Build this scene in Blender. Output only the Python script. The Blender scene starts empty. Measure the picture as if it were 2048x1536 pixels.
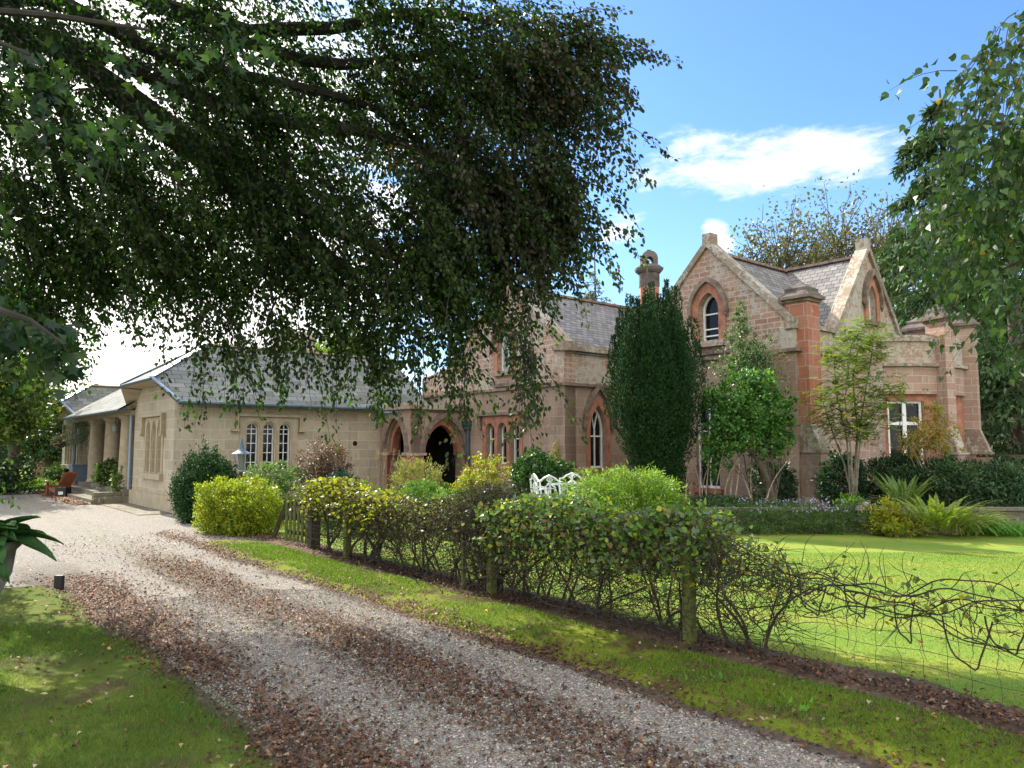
import bpy, math, random
import numpy as np
from mathutils import Vector
from mathutils.geometry import tessellate_polygon

# ------------------------------------------------------------------ camera, sky, sun
scene = bpy.context.scene
H = 1.70
PITCH = math.atan(125 / 1500)
cam_d = bpy.data.cameras.new('camera')
cam = bpy.data.objects.new('camera', cam_d)
scene.collection.objects.link(cam)
cam.location = (0, 0, H)
cam.rotation_euler = (math.pi / 2 + PITCH, 0, 0)
cam_d.sensor_fit = 'HORIZONTAL'
cam_d.sensor_width = 36
cam_d.lens = 36 * 1500 / 2048
cam_d.clip_start = 0.05
cam_d.clip_end = 3000
scene.camera = cam
scene.view_settings.view_transform = 'Standard'
scene.view_settings.look = 'None'
scene.view_settings.gamma = 1
scene.view_settings.exposure = 1.28
scene.cycles.max_bounces = 6
scene.cycles.diffuse_bounces = 3
scene.cycles.glossy_bounces = 2
scene.cycles.transparent_max_bounces = 8

SUN_AZ = math.radians(-42)      # to the left of the view direction (+Y)
SUN_EL = math.radians(40)
sun_dir = Vector((math.sin(SUN_AZ) * math.cos(SUN_EL), math.cos(SUN_AZ) * math.cos(SUN_EL), math.sin(SUN_EL)))
sd = bpy.data.lights.new('sun', 'SUN')
sd.energy = 4.2
sd.angle = math.radians(0.5)
sd.color = (1.0, 0.93, 0.80)
so = bpy.data.objects.new('sun', sd)
so.rotation_euler = sun_dir.to_track_quat('Z', 'Y').to_euler()
so.location = (-20, 20, 30)
scene.collection.objects.link(so)


class NT:
    def __init__(s, tree):
        s.t = tree; s.n = tree.nodes; s.l = tree.links

    def node(s, typ, **kw):
        n = s.n.new(typ)
        for k, v in kw.items():
            if k.startswith('i_'):
                key = k[2:]
                key = int(key) if key.isdigit() else key.replace('_', ' ')
                s.put(n.inputs[key], v)
            else:
                setattr(n, k, v)
        return n

    def put(s, inp, v):
        if isinstance(v, bpy.types.NodeSocket):
            s.l.new(v, inp)
        elif isinstance(v, (tuple, list)) and len(v) == 3 and inp.type == 'RGBA':
            inp.default_value = (*v, 1)
        else:
            inp.default_value = v

    def m(s, op, a, b=None, c=None, clamp=False):
        n = s.n.new('ShaderNodeMath'); n.operation = op; n.use_clamp = clamp
        s.put(n.inputs[0], a)
        if b is not None: s.put(n.inputs[1], b)
        if c is not None: s.put(n.inputs[2], c)
        return n.outputs[0]

    def mix(s, f, a, b, mode='MIX'):
        n = s.n.new('ShaderNodeMix'); n.data_type = 'RGBA'; n.blend_type = mode
        s.put(n.inputs[0], f); s.put(n.inputs[6], a); s.put(n.inputs[7], b)
        return n.outputs[2]

    def noise(s, vec, scale, detail=4, rough=0.55, dist=0.0, out=0):
        n = s.n.new('ShaderNodeTexNoise')
        if vec is not None: s.l.new(vec, n.inputs['Vector'])
        n.inputs['Scale'].default_value = scale; n.inputs['Detail'].default_value = detail
        n.inputs['Roughness'].default_value = rough; n.inputs['Distortion'].default_value = dist
        return n.outputs[out]

    def ramp(s, f, stops, interp='LINEAR'):
        n = s.n.new('ShaderNodeValToRGB'); n.color_ramp.interpolation = interp
        e = n.color_ramp.elements
        while len(e) < len(stops): e.new(0.5)
        for i, (p, c) in enumerate(stops):
            e[i].position = p
            e[i].color = (*c, 1) if isinstance(c, (tuple, list)) else (c, c, c, 1)
        s.put(n.inputs[0], f)
        return n.outputs[0]

    def sstep(s, x, a, b):
        n = s.n.new('ShaderNodeMapRange'); n.interpolation_type = 'SMOOTHSTEP'
        s.put(n.inputs[0], x)
        n.inputs[1].default_value = a; n.inputs[2].default_value = b
        return n.outputs[0]


# world: Nishita sky with procedural clouds, by direction
world = bpy.data.worlds.new('World'); scene.world = world
world.use_nodes = True
W = NT(world.node_tree)
bg = W.n['Background']
sky = W.node('ShaderNodeTexSky', sky_type='NISHITA')
sky.sun_disc = False
sky.sun_elevation = SUN_EL
sky.sun_rotation = SUN_AZ
sky.air_density = 1.0; sky.dust_density = 0.6; sky.ozone_density = 3.0
tc = W.node('ShaderNodeTexCoord')
sep = W.node('ShaderNodeSeparateXYZ'); W.l.new(tc.outputs['Generated'], sep.inputs[0])
az = W.m('ARCTAN2', sep.outputs[0], sep.outputs[1])
el = W.m('ARCSINE', sep.outputs[2])
comb = W.node('ShaderNodeCombineXYZ', i_0=W.m('MULTIPLY', az, 1.0), i_1=W.m('MULTIPLY', el, 2.6))
nz = W.noise(comb.outputs[0], 5.0, 8, 0.62, 0.35)
nz2 = W.noise(comb.outputs[0], 26.0, 6, 0.6, 0.2)


def gauss(a0, sa, e0, se, slope=0.0):
    x = W.m('DIVIDE', W.m('SUBTRACT', az, math.radians(a0)), math.radians(sa))
    ee = W.m('ADD', W.m('SUBTRACT', el, math.radians(e0)), W.m('MULTIPLY', W.m('SUBTRACT', az, math.radians(a0)), slope))
    y = W.m('DIVIDE', ee, math.radians(se))
    r = W.m('ADD', W.m('POWER', W.m('ABSOLUTE', x), 3.0), W.m('POWER', W.m('ABSOLUTE', y), 3.0))
    return W.m('EXPONENT', W.m('MULTIPLY', r, -1.0))


field = W.m('MULTIPLY', gauss(19.0, 12.0, 20.2, 2.6, 0.10), 0.55)
for g in [((8.5, 2.8, 16.3, 1.6, -0.15), .52), ((15.6, 1.3, 15.6, 1.3, 0.5), .50), ((6.5, 4.2, 25.0, 0.9), .22), ((10, 3.5, 21.8, 0.9, -.1), .36),
          ((16, 14, 10.5, 3.4), .30), ((-34, 30, 14, 30), .75), ((60, 26, 14, 12), .5), ((30, 8, 9, 7), .45)]:
    field = W.m('MAXIMUM', field, W.m('MULTIPLY', gauss(*g[0]), g[1]))
behind = W.m('MAXIMUM', W.sstep(W.m('ABSOLUTE', az), 1.35, 2.0), W.sstep(el, 0.85, 1.15))  # unseen bright cloud behind camera and overhead, added to fill the shaded walls
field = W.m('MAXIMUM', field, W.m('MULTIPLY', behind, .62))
dens = W.m('ADD', W.m('ADD', field, W.m('MULTIPLY', W.m('SUBTRACT', nz, 0.5), 1.1)), W.m('MULTIPLY', W.m('SUBTRACT', nz2, 0.5), 0.5))
cl = W.sstep(dens, 0.26, 0.62)
left = gauss(-45, 42, 12, 45)
ccol = W.mix(left, (5.2, 5.35, 5.5), (11.0, 10.6, 10.0))
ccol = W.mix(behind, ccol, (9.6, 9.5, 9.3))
skyc = W.mix(1.0, sky.outputs[0], (0.70, 0.93, 1.16), 'MULTIPLY')
hz = W.m('MULTIPLY', W.sstep(el, 0.42, 0.02), 0.45)
skyc = W.mix(hz, skyc, (2.9, 4.5, 6.0))
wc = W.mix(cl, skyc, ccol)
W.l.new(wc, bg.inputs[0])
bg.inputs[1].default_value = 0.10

# ------------------------------------------------------------------ helpers
RS = np.random.RandomState(7)
random.seed(7)
C = np.array([0, 0, H])
_F = np.array([0, math.cos(PITCH), math.sin(PITCH)]); _R = np.array([1.0, 0, 0]); _U = np.array([0, -math.sin(PITCH), math.cos(PITCH)])
ANG = math.atan2(1241, 1505.2)
u1 = np.array([-math.sin(ANG), math.cos(ANG), 0.0])     # runs back to the left
u2 = np.array([math.cos(ANG), math.sin(ANG), 0.0])      # runs back to the right
Z = np.array([0, 0, 1.0])


def at(x, y, Y):
    d = _F + _R * (x - 1024) / 1500 + _U * (768 - y) / 1500
    return C + d * Y / d[1]


def gd(x, y, z=0.0):
    d = _F + _R * (x - 1024) / 1500 + _U * (768 - y) / 1500
    return C + d * (z - H) / d[2]


def V(*a): return np.array(a, float)
def nrm(v): return v / (np.linalg.norm(v, axis=-1, keepdims=True) + 1e-9)


class MB:
    def __init__(s): s.v = []; s.f = []; s.seg = []

    def add(s, vs, fs):
        b = len(s.v); fb = len(s.f); s.v += [tuple(map(float, p)) for p in vs]; s.f += [tuple(b + i for i in f) for f in fs]; s.seg.append(((b, len(s.v)), (fb, len(s.f)))); return s

    def hexa(s, p):      # 8 points: bottom ring of 4, top ring of 4
        return s.add(p, [(0, 3, 2, 1), (4, 5, 6, 7), (0, 1, 5, 4), (1, 2, 6, 5), (2, 3, 7, 6), (3, 0, 4, 7)])

    def box(s, c, sx, sy, sz, a=(1, 0, 0), b=(0, 1, 0), c2=(0, 0, 1)):   # c = centre of base
        c = V(*c); a = V(*a) * sx / 2; b = V(*b) * sy / 2; t = V(*c2) * sz
        r = [c - a - b, c + a - b, c + a + b, c - a + b]
        return s.hexa(r + [p + t for p in r])

    def beam(s, A, B, w, h, up=(0, 0, 1)):
        A = V(*A); B = V(*B); d = nrm(B - A); side = nrm(np.cross(d, V(*up))) * w / 2; u = nrm(np.cross(side, d)) * h / 2
        r = [A - side - u, A + side - u, A + side + u, A - side + u]
        r2 = [B - side - u, B + side - u, B + side + u, B - side + u]
        return s.add(r + r2, [(0, 3, 2, 1), (4, 5, 6, 7), (0, 1, 5, 4), (1, 2, 6, 5), (2, 3, 7, 6), (3, 0, 4, 7)])

    def prism(s, poly, vec):
        n = len(poly); vec = V(*vec); poly = [V(*p) for p in poly]
        vs = poly + [p + vec for p in poly]
        tris = tessellate_polygon([[Vector(p) for p in poly]])
        fs = [tuple(t) for t in tris] + [tuple(n + i for i in t[::-1]) for t in tris]
        fs += [(i, (i + 1) % n, n + (i + 1) % n, n + i) for i in range(n)]
        return s.add(vs, fs)

    def lathe(s, c, prof, n=24, ang0=0.0, sx=1.0):
        c = V(*c); b = len(s.v)
        for r, z in prof:
            for i in range(n):
                t = ang0 + 2 * math.pi * i / n
                s.v.append((c[0] + r * math.cos(t) * sx, c[1] + r * math.sin(t), c[2] + z))
        for k in range(len(prof) - 1):
            for i in range(n):
                j = (i + 1) % n
                s.f.append((b + k * n + i, b + k * n + j, b + (k + 1) * n + j, b + (k + 1) * n + i))
        if prof[0][0] > 1e-4: s.f.append(tuple(b + i for i in range(n))[::-1])
        if prof[-1][0] > 1e-4: s.f.append(tuple(b + (len(prof) - 1) * n + i for i in range(n)))
        return s

    def tube(s, pts, rad, n=6):
        pts = np.array(pts, float); k = len(pts)
        if np.isscalar(rad): rad = [rad] * k
        d = np.gradient(pts, axis=0); d = nrm(d)
        ref = V(0.31, 0.17, 0.93)
        b = len(s.v)
        for i in range(k):
            a = np.cross(d[i], ref)
            if np.linalg.norm(a) < .1: a = np.cross(d[i], V(1, 0, 0))
            a = nrm(a); c = np.cross(d[i], a)
            for j in range(n):
                t = 2 * math.pi * j / n
                s.v.append(tuple(pts[i] + rad[i] * (math.cos(t) * a + math.sin(t) * c)))
        for i in range(k - 1):
            for j in range(n):
                j2 = (j + 1) % n
                s.f.append((b + i * n + j, b + i * n + j2, b + (i + 1) * n + j2, b + (i + 1) * n + j))
        s.f.append(tuple(b + j for j in range(n))[::-1]); s.f.append(tuple(b + (k - 1) * n + j for j in range(n)))
        return s

    def pieces(s, name, mat, parent=None, label=None):
        """each box that was added becomes an object of its own"""
        for b, f in s.seg:
            nv = b[1] - b[0]; q = MB(); q.v = s.v[b[0]:b[1]]; q.f = [tuple(i - b[0] for i in t) for t in s.f[f[0]:f[1]]]; q.build(name, mat, parent, label=label)

    def build(s, name, mat, parent=None, smooth=False, label=None):
        me = bpy.data.meshes.new(name)
        me.from_pydata(s.v, [], s.f)
        me.update()
        auto_uv(me)
        if smooth:
            me.polygons.foreach_set('use_smooth', [True] * len(me.polygons))
            try: me.set_sharp_from_angle(angle=math.radians(40))
            except Exception: pass
        me.materials.append(mat)
        o = bpy.data.objects.new(name, me)
        scene.collection.objects.link(o)
        if parent is not None:
            o.parent = parent
            o.matrix_parent_inverse = parent.matrix_basis.inverted()
        if label: o['label'] = label
        return o


def auto_uv(me):
    npol = len(me.polygons); nl = len(me.loops)
    if npol == 0: return
    N = np.zeros(npol * 3); me.polygons.foreach_get('normal', N); N = N.reshape(-1, 3)
    tot = np.zeros(npol, int); me.polygons.foreach_get('loop_total', tot)
    vi = np.zeros(nl, int); me.loops.foreach_get('vertex_index', vi)
    co = np.zeros(len(me.vertices) * 3); me.vertices.foreach_get('co', co); co = co.reshape(-1, 3)
    flip = (N[:, 2] < -1e-3)
    N2 = np.where(flip[:, None], -N, N)
    t = np.cross(np.broadcast_to(Z, N.shape), N2)
    flat = np.linalg.norm(t, axis=1) < .05
    t[flat] = V(1, 0, 0); t = nrm(t); b = nrm(np.cross(N2, t))
    pid = np.repeat(np.arange(npol), tot)
    P = co[vi]
    uv = np.stack([(P * t[pid]).sum(1), (P * b[pid]).sum(1)], 1)
    l = me.uv_layers.new(name='UVMap'); l.data.foreach_set('uv', uv.astype(np.float32).ravel())


def empty(name, loc, label, cat, group=None, rz=0):
    o = bpy.data.objects.new(name, None); scene.collection.objects.link(o)
    o.location = tuple(loc); o.rotation_euler = (0, 0, rz); o.empty_display_size = .2
    tag(o, label, cat, group); return o


def tag(o, label=None, cat=None, group=None, kind=None):
    if label: o['label'] = label
    if cat: o['category'] = cat
    if group: o['group'] = group
    if kind: o['kind'] = kind
    return o


def np_mesh(name, Vt, per, mat, parent=None, col=None, smooth=False):
    """Vt: (n, per, 3) one separate face each; col: (n, 3) own colour of each leaf."""
    n, per = Vt.shape[:2]
    me = bpy.data.meshes.new(name)
    me.vertices.add(n * per); me.vertices.foreach_set('co', Vt.astype(np.float32).ravel())
    me.loops.add(n * per); me.loops.foreach_set('vertex_index', np.arange(n * per, dtype=np.int32))
    me.polygons.add(n); me.polygons.foreach_set('loop_start', (np.arange(n) * per).astype(np.int32))
    try: me.polygons.foreach_set('loop_total', np.full(n, per, np.int32))
    except Exception: pass
    me.update(calc_edges=True)
    if col is not None:
        a = me.attributes.new('tint', 'FLOAT_COLOR', 'FACE')
        c4 = np.ones((n, 4), np.float32); c4[:, :3] = col
        a.data.foreach_set('color', c4.ravel())
    me.materials.append(mat)
    o = bpy.data.objects.new(name, me); scene.collection.objects.link(o)
    if parent is not None:
        o.parent = parent; o.matrix_parent_inverse = parent.matrix_basis.inverted()
    return o


OVATE = ((.22, .42), (.62, .42))
ROUND = ((.12, .36), (.40, .52), (.75, .30))
BIRCH = ((.06, .34), (.30, .50), (.66, .20))
LOBED = ((.04, .22), (.10, .56), (.36, .24), (.58, .50), (.66, .16))


def leaf_shape(P, D, N, L, Wd, fold, shape):
    n = len(P); D = nrm(D); S = nrm(np.cross(N, D)); N = nrm(np.cross(D, S))
    L = np.broadcast_to(L, (n,))[:, None]; Wd = np.broadcast_to(Wd, (n,))[:, None]
    r = [P + D * L * x - N * L * .12 * x * x + S * Wd * y + N * Wd * fold * 2 * y for x, y in shape]
    l = [P + D * L * x - N * L * .12 * x * x - S * Wd * y + N * Wd * fold * 2 * y for x, y in shape]
    return np.stack([P] + r + [P + D * L - N * L * .12] + l[::-1], 1)


def leaf_quads(P, D, N, L, Wd, fold=.18):
    """P base points, D direction, N normal; returns (n,4,3)"""
    n = len(P); D = nrm(D); S = nrm(np.cross(N, D)); N = nrm(np.cross(D, S))
    L = np.broadcast_to(L, (n,))[:, None]; Wd = np.broadcast_to(Wd, (n,))[:, None]
    a = P; b = P + D * L * .42 + S * Wd * .5 + N * Wd * fold; c = P + D * L - N * L * .12; d = P + D * L * .42 - S * Wd * .5 + N * Wd * fold
    return np.stack([a, b, c, d], 1)


def palette(n, cols, w=None, jit=.16):
    cols = np.array(cols, float); w = None if w is None else np.array(w, float) / sum(w)
    i = RS.choice(len(cols), n, p=w)
    c = cols[i] * (1 + RS.uniform(-jit, jit, (n, 1))) * (1 + RS.uniform(-.08, .08, (n, 3)))
    return np.clip(c, 0.002, 1)


def rdir(n, up=0.0):
    v = nrm(RS.normal(size=(n, 3))); v[:, 2] += up
    return nrm(v)


# ------------------------------------------------------------------ materials
def newmat(name):
    m = bpy.data.materials.new(name); m.use_nodes = True
    t = NT(m.node_tree); return m, t, t.n['Principled BSDF']


def simple(name, col, rough=.6, var=.15, scale=6.0, bump=.0, metal=0.0, spec=.5):
    m, t, p = newmat(name)
    c = t.node('ShaderNodeTexCoord').outputs['Object']
    n = t.noise(c, scale, 5, .6)
    dark = tuple(x * (1 - var) for x in col); light = tuple(min(1, x * (1 + var)) for x in col)
    t.put(p.inputs['Base Color'], t.ramp(n, [(.3, dark), (.7, light)]))
    p.inputs['Roughness'].default_value = rough; p.inputs['Metallic'].default_value = metal
    p.inputs['Specular IOR Level'].default_value = spec
    if bump:
        b = t.node('ShaderNodeBump', i_Strength=bump, i_Distance=.01, i_Height=t.noise(c, scale * 6, 4)); t.l.new(b.outputs[0], p.inputs['Normal'])
    return m


def leafmat(name, trans=.35, rough=.45, spec=.35, tt=(1.5, 1.6, .7)):
    m, t, p = newmat(name)
    a = t.node('ShaderNodeAttribute', attribute_name='tint')
    t.put(p.inputs['Base Color'], a.outputs['Color']); p.inputs['Roughness'].default_value = rough
    p.inputs['Specular IOR Level'].default_value = spec
    tr = t.node('ShaderNodeBsdfTranslucent')
    t.put(tr.inputs[0], t.mix(1.0, a.outputs['Color'], tt, 'MULTIPLY'))
    mx = t.node('ShaderNodeMixShader', i_0=trans); t.l.new(p.outputs[0], mx.inputs[1]); t.l.new(tr.outputs[0], mx.inputs[2])
    t.l.new(mx.outputs[0], t.n['Material Output'].inputs[0])
    return m


def masonry(name, c1, c2, c3, mortar, bw=.62, rh=.26, lichen=0.0, mscale=.012, dirt=.35):
    m, t, p = newmat(name)
    uv = t.node('ShaderNodeUVMap').outputs[0]
    ob = t.node('ShaderNodeTexCoord').outputs['Object']
    wob = t.mix(.012, uv, t.noise(uv, 3.0, 2, out=1), 'ADD')
    br = t.node('ShaderNodeTexBrick', i_Scale=1.0, i_Mortar_Size=mscale, i_Mortar_Smooth=.3, i_Bias=0.0, i_Brick_Width=bw, i_Row_Height=rh,
                i_Color1=(0, 0, 0), i_Color2=(1, 1, 1), i_Mortar=(.5, .5, .5))
    t.l.new(wob, br.inputs['Vector'])
    stone = t.ramp(br.outputs['Color'], [(.0, c1), (.5, c2), (1., c3)])
    n1 = t.noise(ob, 1.3, 6, .65); n2 = t.noise(ob, 14, 5, .6)
    stone = t.mix(t.m('MULTIPLY', t.sstep(n1, .45, .75), dirt), stone, tuple(x * .45 for x in c2))
    stone = t.mix(.35, stone, t.ramp(n2, [(.25, tuple(x * .6 for x in c2)), (.75, tuple(min(1, x * 1.35) for x in c2))]))
    mp = t.node('ShaderNodeMapping'); mp.inputs['Scale'].default_value = (3.5, 3.5, .45); t.l.new(ob, mp.inputs[0])
    stone = t.mix(t.m('MULTIPLY', t.sstep(t.noise(mp.outputs[0], 1.0, 5, .6), .50, .72), .42), stone, tuple(x * .42 for x in c2))
    col = t.mix(br.outputs['Fac'], stone, mortar)
    if lichen:
        ln = t.noise(ob, 9, 7, .72, .3); lb = t.noise(ob, 1.1, 3)
        lm = t.m('MULTIPLY', t.sstep(t.m('ADD', ln, t.m('MULTIPLY', lb, .5)), .95 - .22 * lichen, 1.03 - .2 * lichen), min(1, .55 + .3 * lichen))
        col = t.mix(lm, col, (.43, .40, .34))
        gn = t.noise(ob, 3.2, 5, .6)
        col = t.mix(t.m('MULTIPLY', t.sstep(gn, .56, .75), .5 * lichen), col, (.17, .17, .10))
    t.put(p.inputs['Base Color'], col); p.inputs['Roughness'].default_value = .92
    p.inputs['Specular IOR Level'].default_value = .25
    hgt = t.m('ADD', t.m('MULTIPLY', t.m('SUBTRACT', 1.0, br.outputs['Fac']), 1.0), t.m('MULTIPLY', n2, .7))
    b = t.node('ShaderNodeBump', i_Strength=.5, i_Distance=.012, i_Height=hgt); t.l.new(b.outputs[0], p.inputs['Normal'])
    return m


def slate(name, base, moss=.4, rh=.24, bw=.36):
    m, t, p = newmat(name)
    uv = t.node('ShaderNodeUVMap').outputs[0]; ob = t.node('ShaderNodeTexCoord').outputs['Object']
    br = t.node('ShaderNodeTexBrick', i_Scale=1.0, i_Mortar_Size=.009, i_Mortar_Smooth=.1, i_Brick_Width=bw, i_Row_Height=rh,
                i_Color1=(0, 0, 0), i_Color2=(1, 1, 1), i_Mortar=(.5, .5, .5))
    t.l.new(t.mix(.01, uv, t.noise(uv, 4.0, 2, out=1), 'ADD'), br.inputs['Vector'])
    b_ = base
    st = t.ramp(br.outputs['Color'], [(0, tuple(x * .72 for x in b_)), (.5, b_), (1, tuple(x * 1.3 for x in b_))])
    n1 = t.noise(ob, 1.0, 5, .6); n2 = t.noise(ob, 17, 6, .7)
    st = t.mix(t.m('MULTIPLY', t.sstep(n1, .47, .72), moss), st, (.15, .17, .07))
    st = t.mix(t.m('MULTIPLY', t.sstep(n2, .60, .68), .55), st, (.45, .46, .43))
    st = t.mix(br.outputs['Fac'], st, tuple(x * .25 for x in b_))
    t.put(p.inputs['Base Color'], st); p.inputs['Roughness'].default_value = .85; p.inputs['Specular IOR Level'].default_value = .2
    # saw-tooth rows: each course tilts up over the one below
    sp = t.node('ShaderNodeSeparateXYZ'); t.l.new(uv, sp.inputs[0])
    saw = t.m('SUBTRACT', 1.0, t.m('FRACT', t.m('DIVIDE', sp.outputs[1], rh)))
    b = t.node('ShaderNodeBump', i_Strength=.8, i_Distance=.02, i_Height=t.m('ADD', saw, t.m('MULTIPLY', br.outputs['Color'], .35)))
    t.l.new(b.outputs[0], p.inputs['Normal'])
    return m


M = {}
M['lodge'] = masonry('sandstone ashlar', (.34, .29, .205), (.42, .36, .265), (.48, .41, .30), (.50, .46, .37), .72, .27, mscale=.010, dirt=.35)
M['buff'] = simple('dressed sandstone', (.38, .32, .225), .9, .16, 5, .4, spec=.2)
M['red'] = masonry('red sandstone rubble', (.24, .13, .09), (.36, .21, .15), (.44, .30, .23), (.46, .38, .31), .36, .135, lichen=.95, mscale=.015)
M['redlow'] = masonry('red sandstone ashlar', (.27, .18, .135), (.34, .235, .18), (.40, .29, .23), (.40, .34, .28), .55, .25, lichen=.35, mscale=.007, dirt=.3)
M['parapet'] = masonry('lichened parapet stone', (.30, .18, .13), (.36, .25, .19), (.42, .33, .27), (.42, .37, .31), .55, .24, lichen=1.15, mscale=.010)
M['redfresh'] = masonry('pale red ashlar', (.33, .20, .155), (.40, .27, .215), (.45, .34, .28), (.50, .42, .35), .6, .2, lichen=.2, mscale=.010, dirt=.2)
M['redpier'] = masonry('red buttress stone', (.36, .11, .065), (.40, .165, .105), (.38, .22, .165), (.44, .34, .27), .36, .30, lichen=.35, mscale=.009)
M['redtrim'] = simple('dressed red sandstone', (.36, .165, .11), .9, .3, 5, .4, spec=.2)
M['ridge'] = simple('weathered ridge tile', (.22, .16, .13), .95, .4, 5, .5, spec=.2)
M['capstone'] = simple('dark weathered capstone', (.12, .10, .09), .95, .5, 4, .6, spec=.2)
M['darktrim'] = simple('weathered cornice stone', (.19, .145, .115), .95, .5, 5, .5, spec=.2)
M['coping'] = masonry('weathered coping', (.22, .16, .12), (.26, .20, .15), (.32, .26, .2), (.15, .12, .1), .8, 5.0, lichen=1.0, mscale=.01)
M['slate'] = slate('grey slate', (.17, .175, .17), .5, .22, .42)
M['slate2'] = slate('brown grey slate', (.20, .19, .19), .18, .15, .22)
M['lead'] = simple('lead flashing', (.22, .30, .42), .45, .15, 6, spec=.5)
M['gutter'] = simple('blue grey painted iron', (.055, .085, .11), .4, .2, 9)
M['white'] = simple('white painted timber', (.78, .79, .78), .45, .05, 9)
M['glass'] = simple('dark window glass', (.008, .009, .010), .03, .3, 2, spec=.25)
M['glassgrey'] = simple('curtained window glass', (.22, .24, .24), .15, .25, 1.5, spec=.5)
M['dark'] = simple('dark interior', (.012, .010, .009), .9, .3, 3, spec=.1)  # near-black; in the porch it paints in the shade of the interior
M['reddoor'] = simple('red painted door', (.20, .02, .015), .5, .15, 6)
M['timber'] = simple('mossy weathered timber', (.13, .145, .04), .9, .45, 12, .5, spec=.2)
M['timberdark'] = simple('dark wet timber', (.06, .05, .03), .9, .5, 12, .5, spec=.2)
M['wire'] = simple('dark netting wire', (.035, .035, .03), .7, .2, 9)
M['twig'] = simple('dark twig bark', (.055, .045, .033), .9, .4, 18, spec=.2)
M['bark'] = simple('grey brown bark', (.10, .08, .06), .95, .4, 7, .8, spec=.2)
M['barkdark'] = simple('dark beech bark', (.05, .045, .04), .95, .4, 7, .8, spec=.2)  # darker, greyer tone than the common bark
M['barkpale'] = simple('pale stem bark', (.30, .25, .18), .9, .3, 10, .5, spec=.2)
M['teak'] = simple('orange brown stained wood', (.30, .10, .045), .5, .25, 9)
M['whitemetal'] = simple('white painted cast metal', (.72, .75, .74), .4, .08, 9)
M['urn'] = simple('grey stone planter', (.21, .21, .18), .9, .45, 5, .8)
M['planter'] = simple('blue grey planter', (.10, .14, .20), .6, .15, 6)
M['black'] = simple('black plastic', (.012, .012, .012), .5, .2, 6)
M['brick'] = masonry('old brick', (.17, .08, .06), (.23, .11, .08), (.28, .15, .11), (.25, .2, .17), .23, .075, mscale=.01)
M['grnbrass'] = simple('green grey metal', (.16, .24, .25), .5, .2, 7)
M['concrete'] = masonry('old retaining stone', (.13, .12, .08), (.19, .17, .13), (.25, .22, .17), (.1, .09, .06), .9, .24, lichen=.6, mscale=.012)
M['leaf'] = leafmat('leaves')
M['leafgloss'] = leafmat('glossy leaves', .3, .42, .4)
M['beechleaf'] = leafmat('beech leaves', .45, .45, .35, (1.1, 1.6, .7))
M['needle'] = leafmat('needles', .1, .6, .2)
M['litter'] = leafmat('dry fallen leaves', .15, .7, .2)
M['grass'] = leafmat('grass blades', .35, .5, .3)

# ------------------------------------------------------------------ ground
FO = V(1.53, 6.61, 0)            # a point of the fence line; a runs along u1, d to the left-near side


def AD(a, d, z=0.0):
    p = FO + u1 * a - u2 * d; p = p.copy(); p[2] = z; return p


def toad(P):
    r = P - FO; return r @ u1, -(r @ u2)


def vnoise(x, y, seed=0, oct=3):
    """cheap smooth noise for numpy arrays, about -1..1"""
    r = np.zeros_like(x); amp = 1; s = 0
    rs = np.random.RandomState(100 + seed)
    for o in range(oct):
        for k in range(3):
            th = rs.uniform(0, 6.28); ph = rs.uniform(0, 6.28); fq = (1.7 ** o) * rs.uniform(.8, 1.3)
            r += amp * np.sin(fq * (x * math.cos(th) + y * math.sin(th)) + ph + 1.3 * np.sin(fq * .7 * (y * math.cos(th) - x * math.sin(th)) + ph * 2)); s += amp
        amp *= .6
    return r / s * 1.8


def sheet(name, corners_ad, na, nd, hfun, mat, label=None):
    """grid over (a,d) box with height function; UV = (a,d)"""
    a0, a1, d0, d1 = corners_ad
    A, Dd = np.meshgrid(np.linspace(a0, a1, na), np.linspace(d0, d1, nd), indexing='ij')
    A2, D2 = A.copy(), Dd.copy()
    P = FO[None, None, :] + u1 * A2[..., None] - u2 * D2[..., None]
    P[..., 2] = hfun(A2, D2)
    me = bpy.data.meshes.new(name)
    vs = P.reshape(-1, 3); idx = np.arange(na * nd).reshape(na, nd)
    fs = np.stack([idx[:-1, :-1], idx[:-1, 1:], idx[1:, 1:], idx[1:, :-1]], -1).reshape(-1, 4)
    me.from_pydata(vs.tolist(), [], fs.tolist()); me.update()
    l = me.uv_layers.new(name='UVMap'); vi = np.zeros(len(me.loops), int); me.loops.foreach_get('vertex_index', vi)
    uv = np.stack([A2.ravel()[vi], D2.ravel()[vi]], 1); l.data.foreach_set('uv', uv.astype(np.float32).ravel())
    me.polygons.foreach_set('use_smooth', [True] * len(me.polygons))
    me.materials.append(mat)
    o = bpy.data.objects.new(name, me); scene.collection.objects.link(o); o['kind'] = 'structure'
    if label: o['label'] = label
    return o


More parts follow.
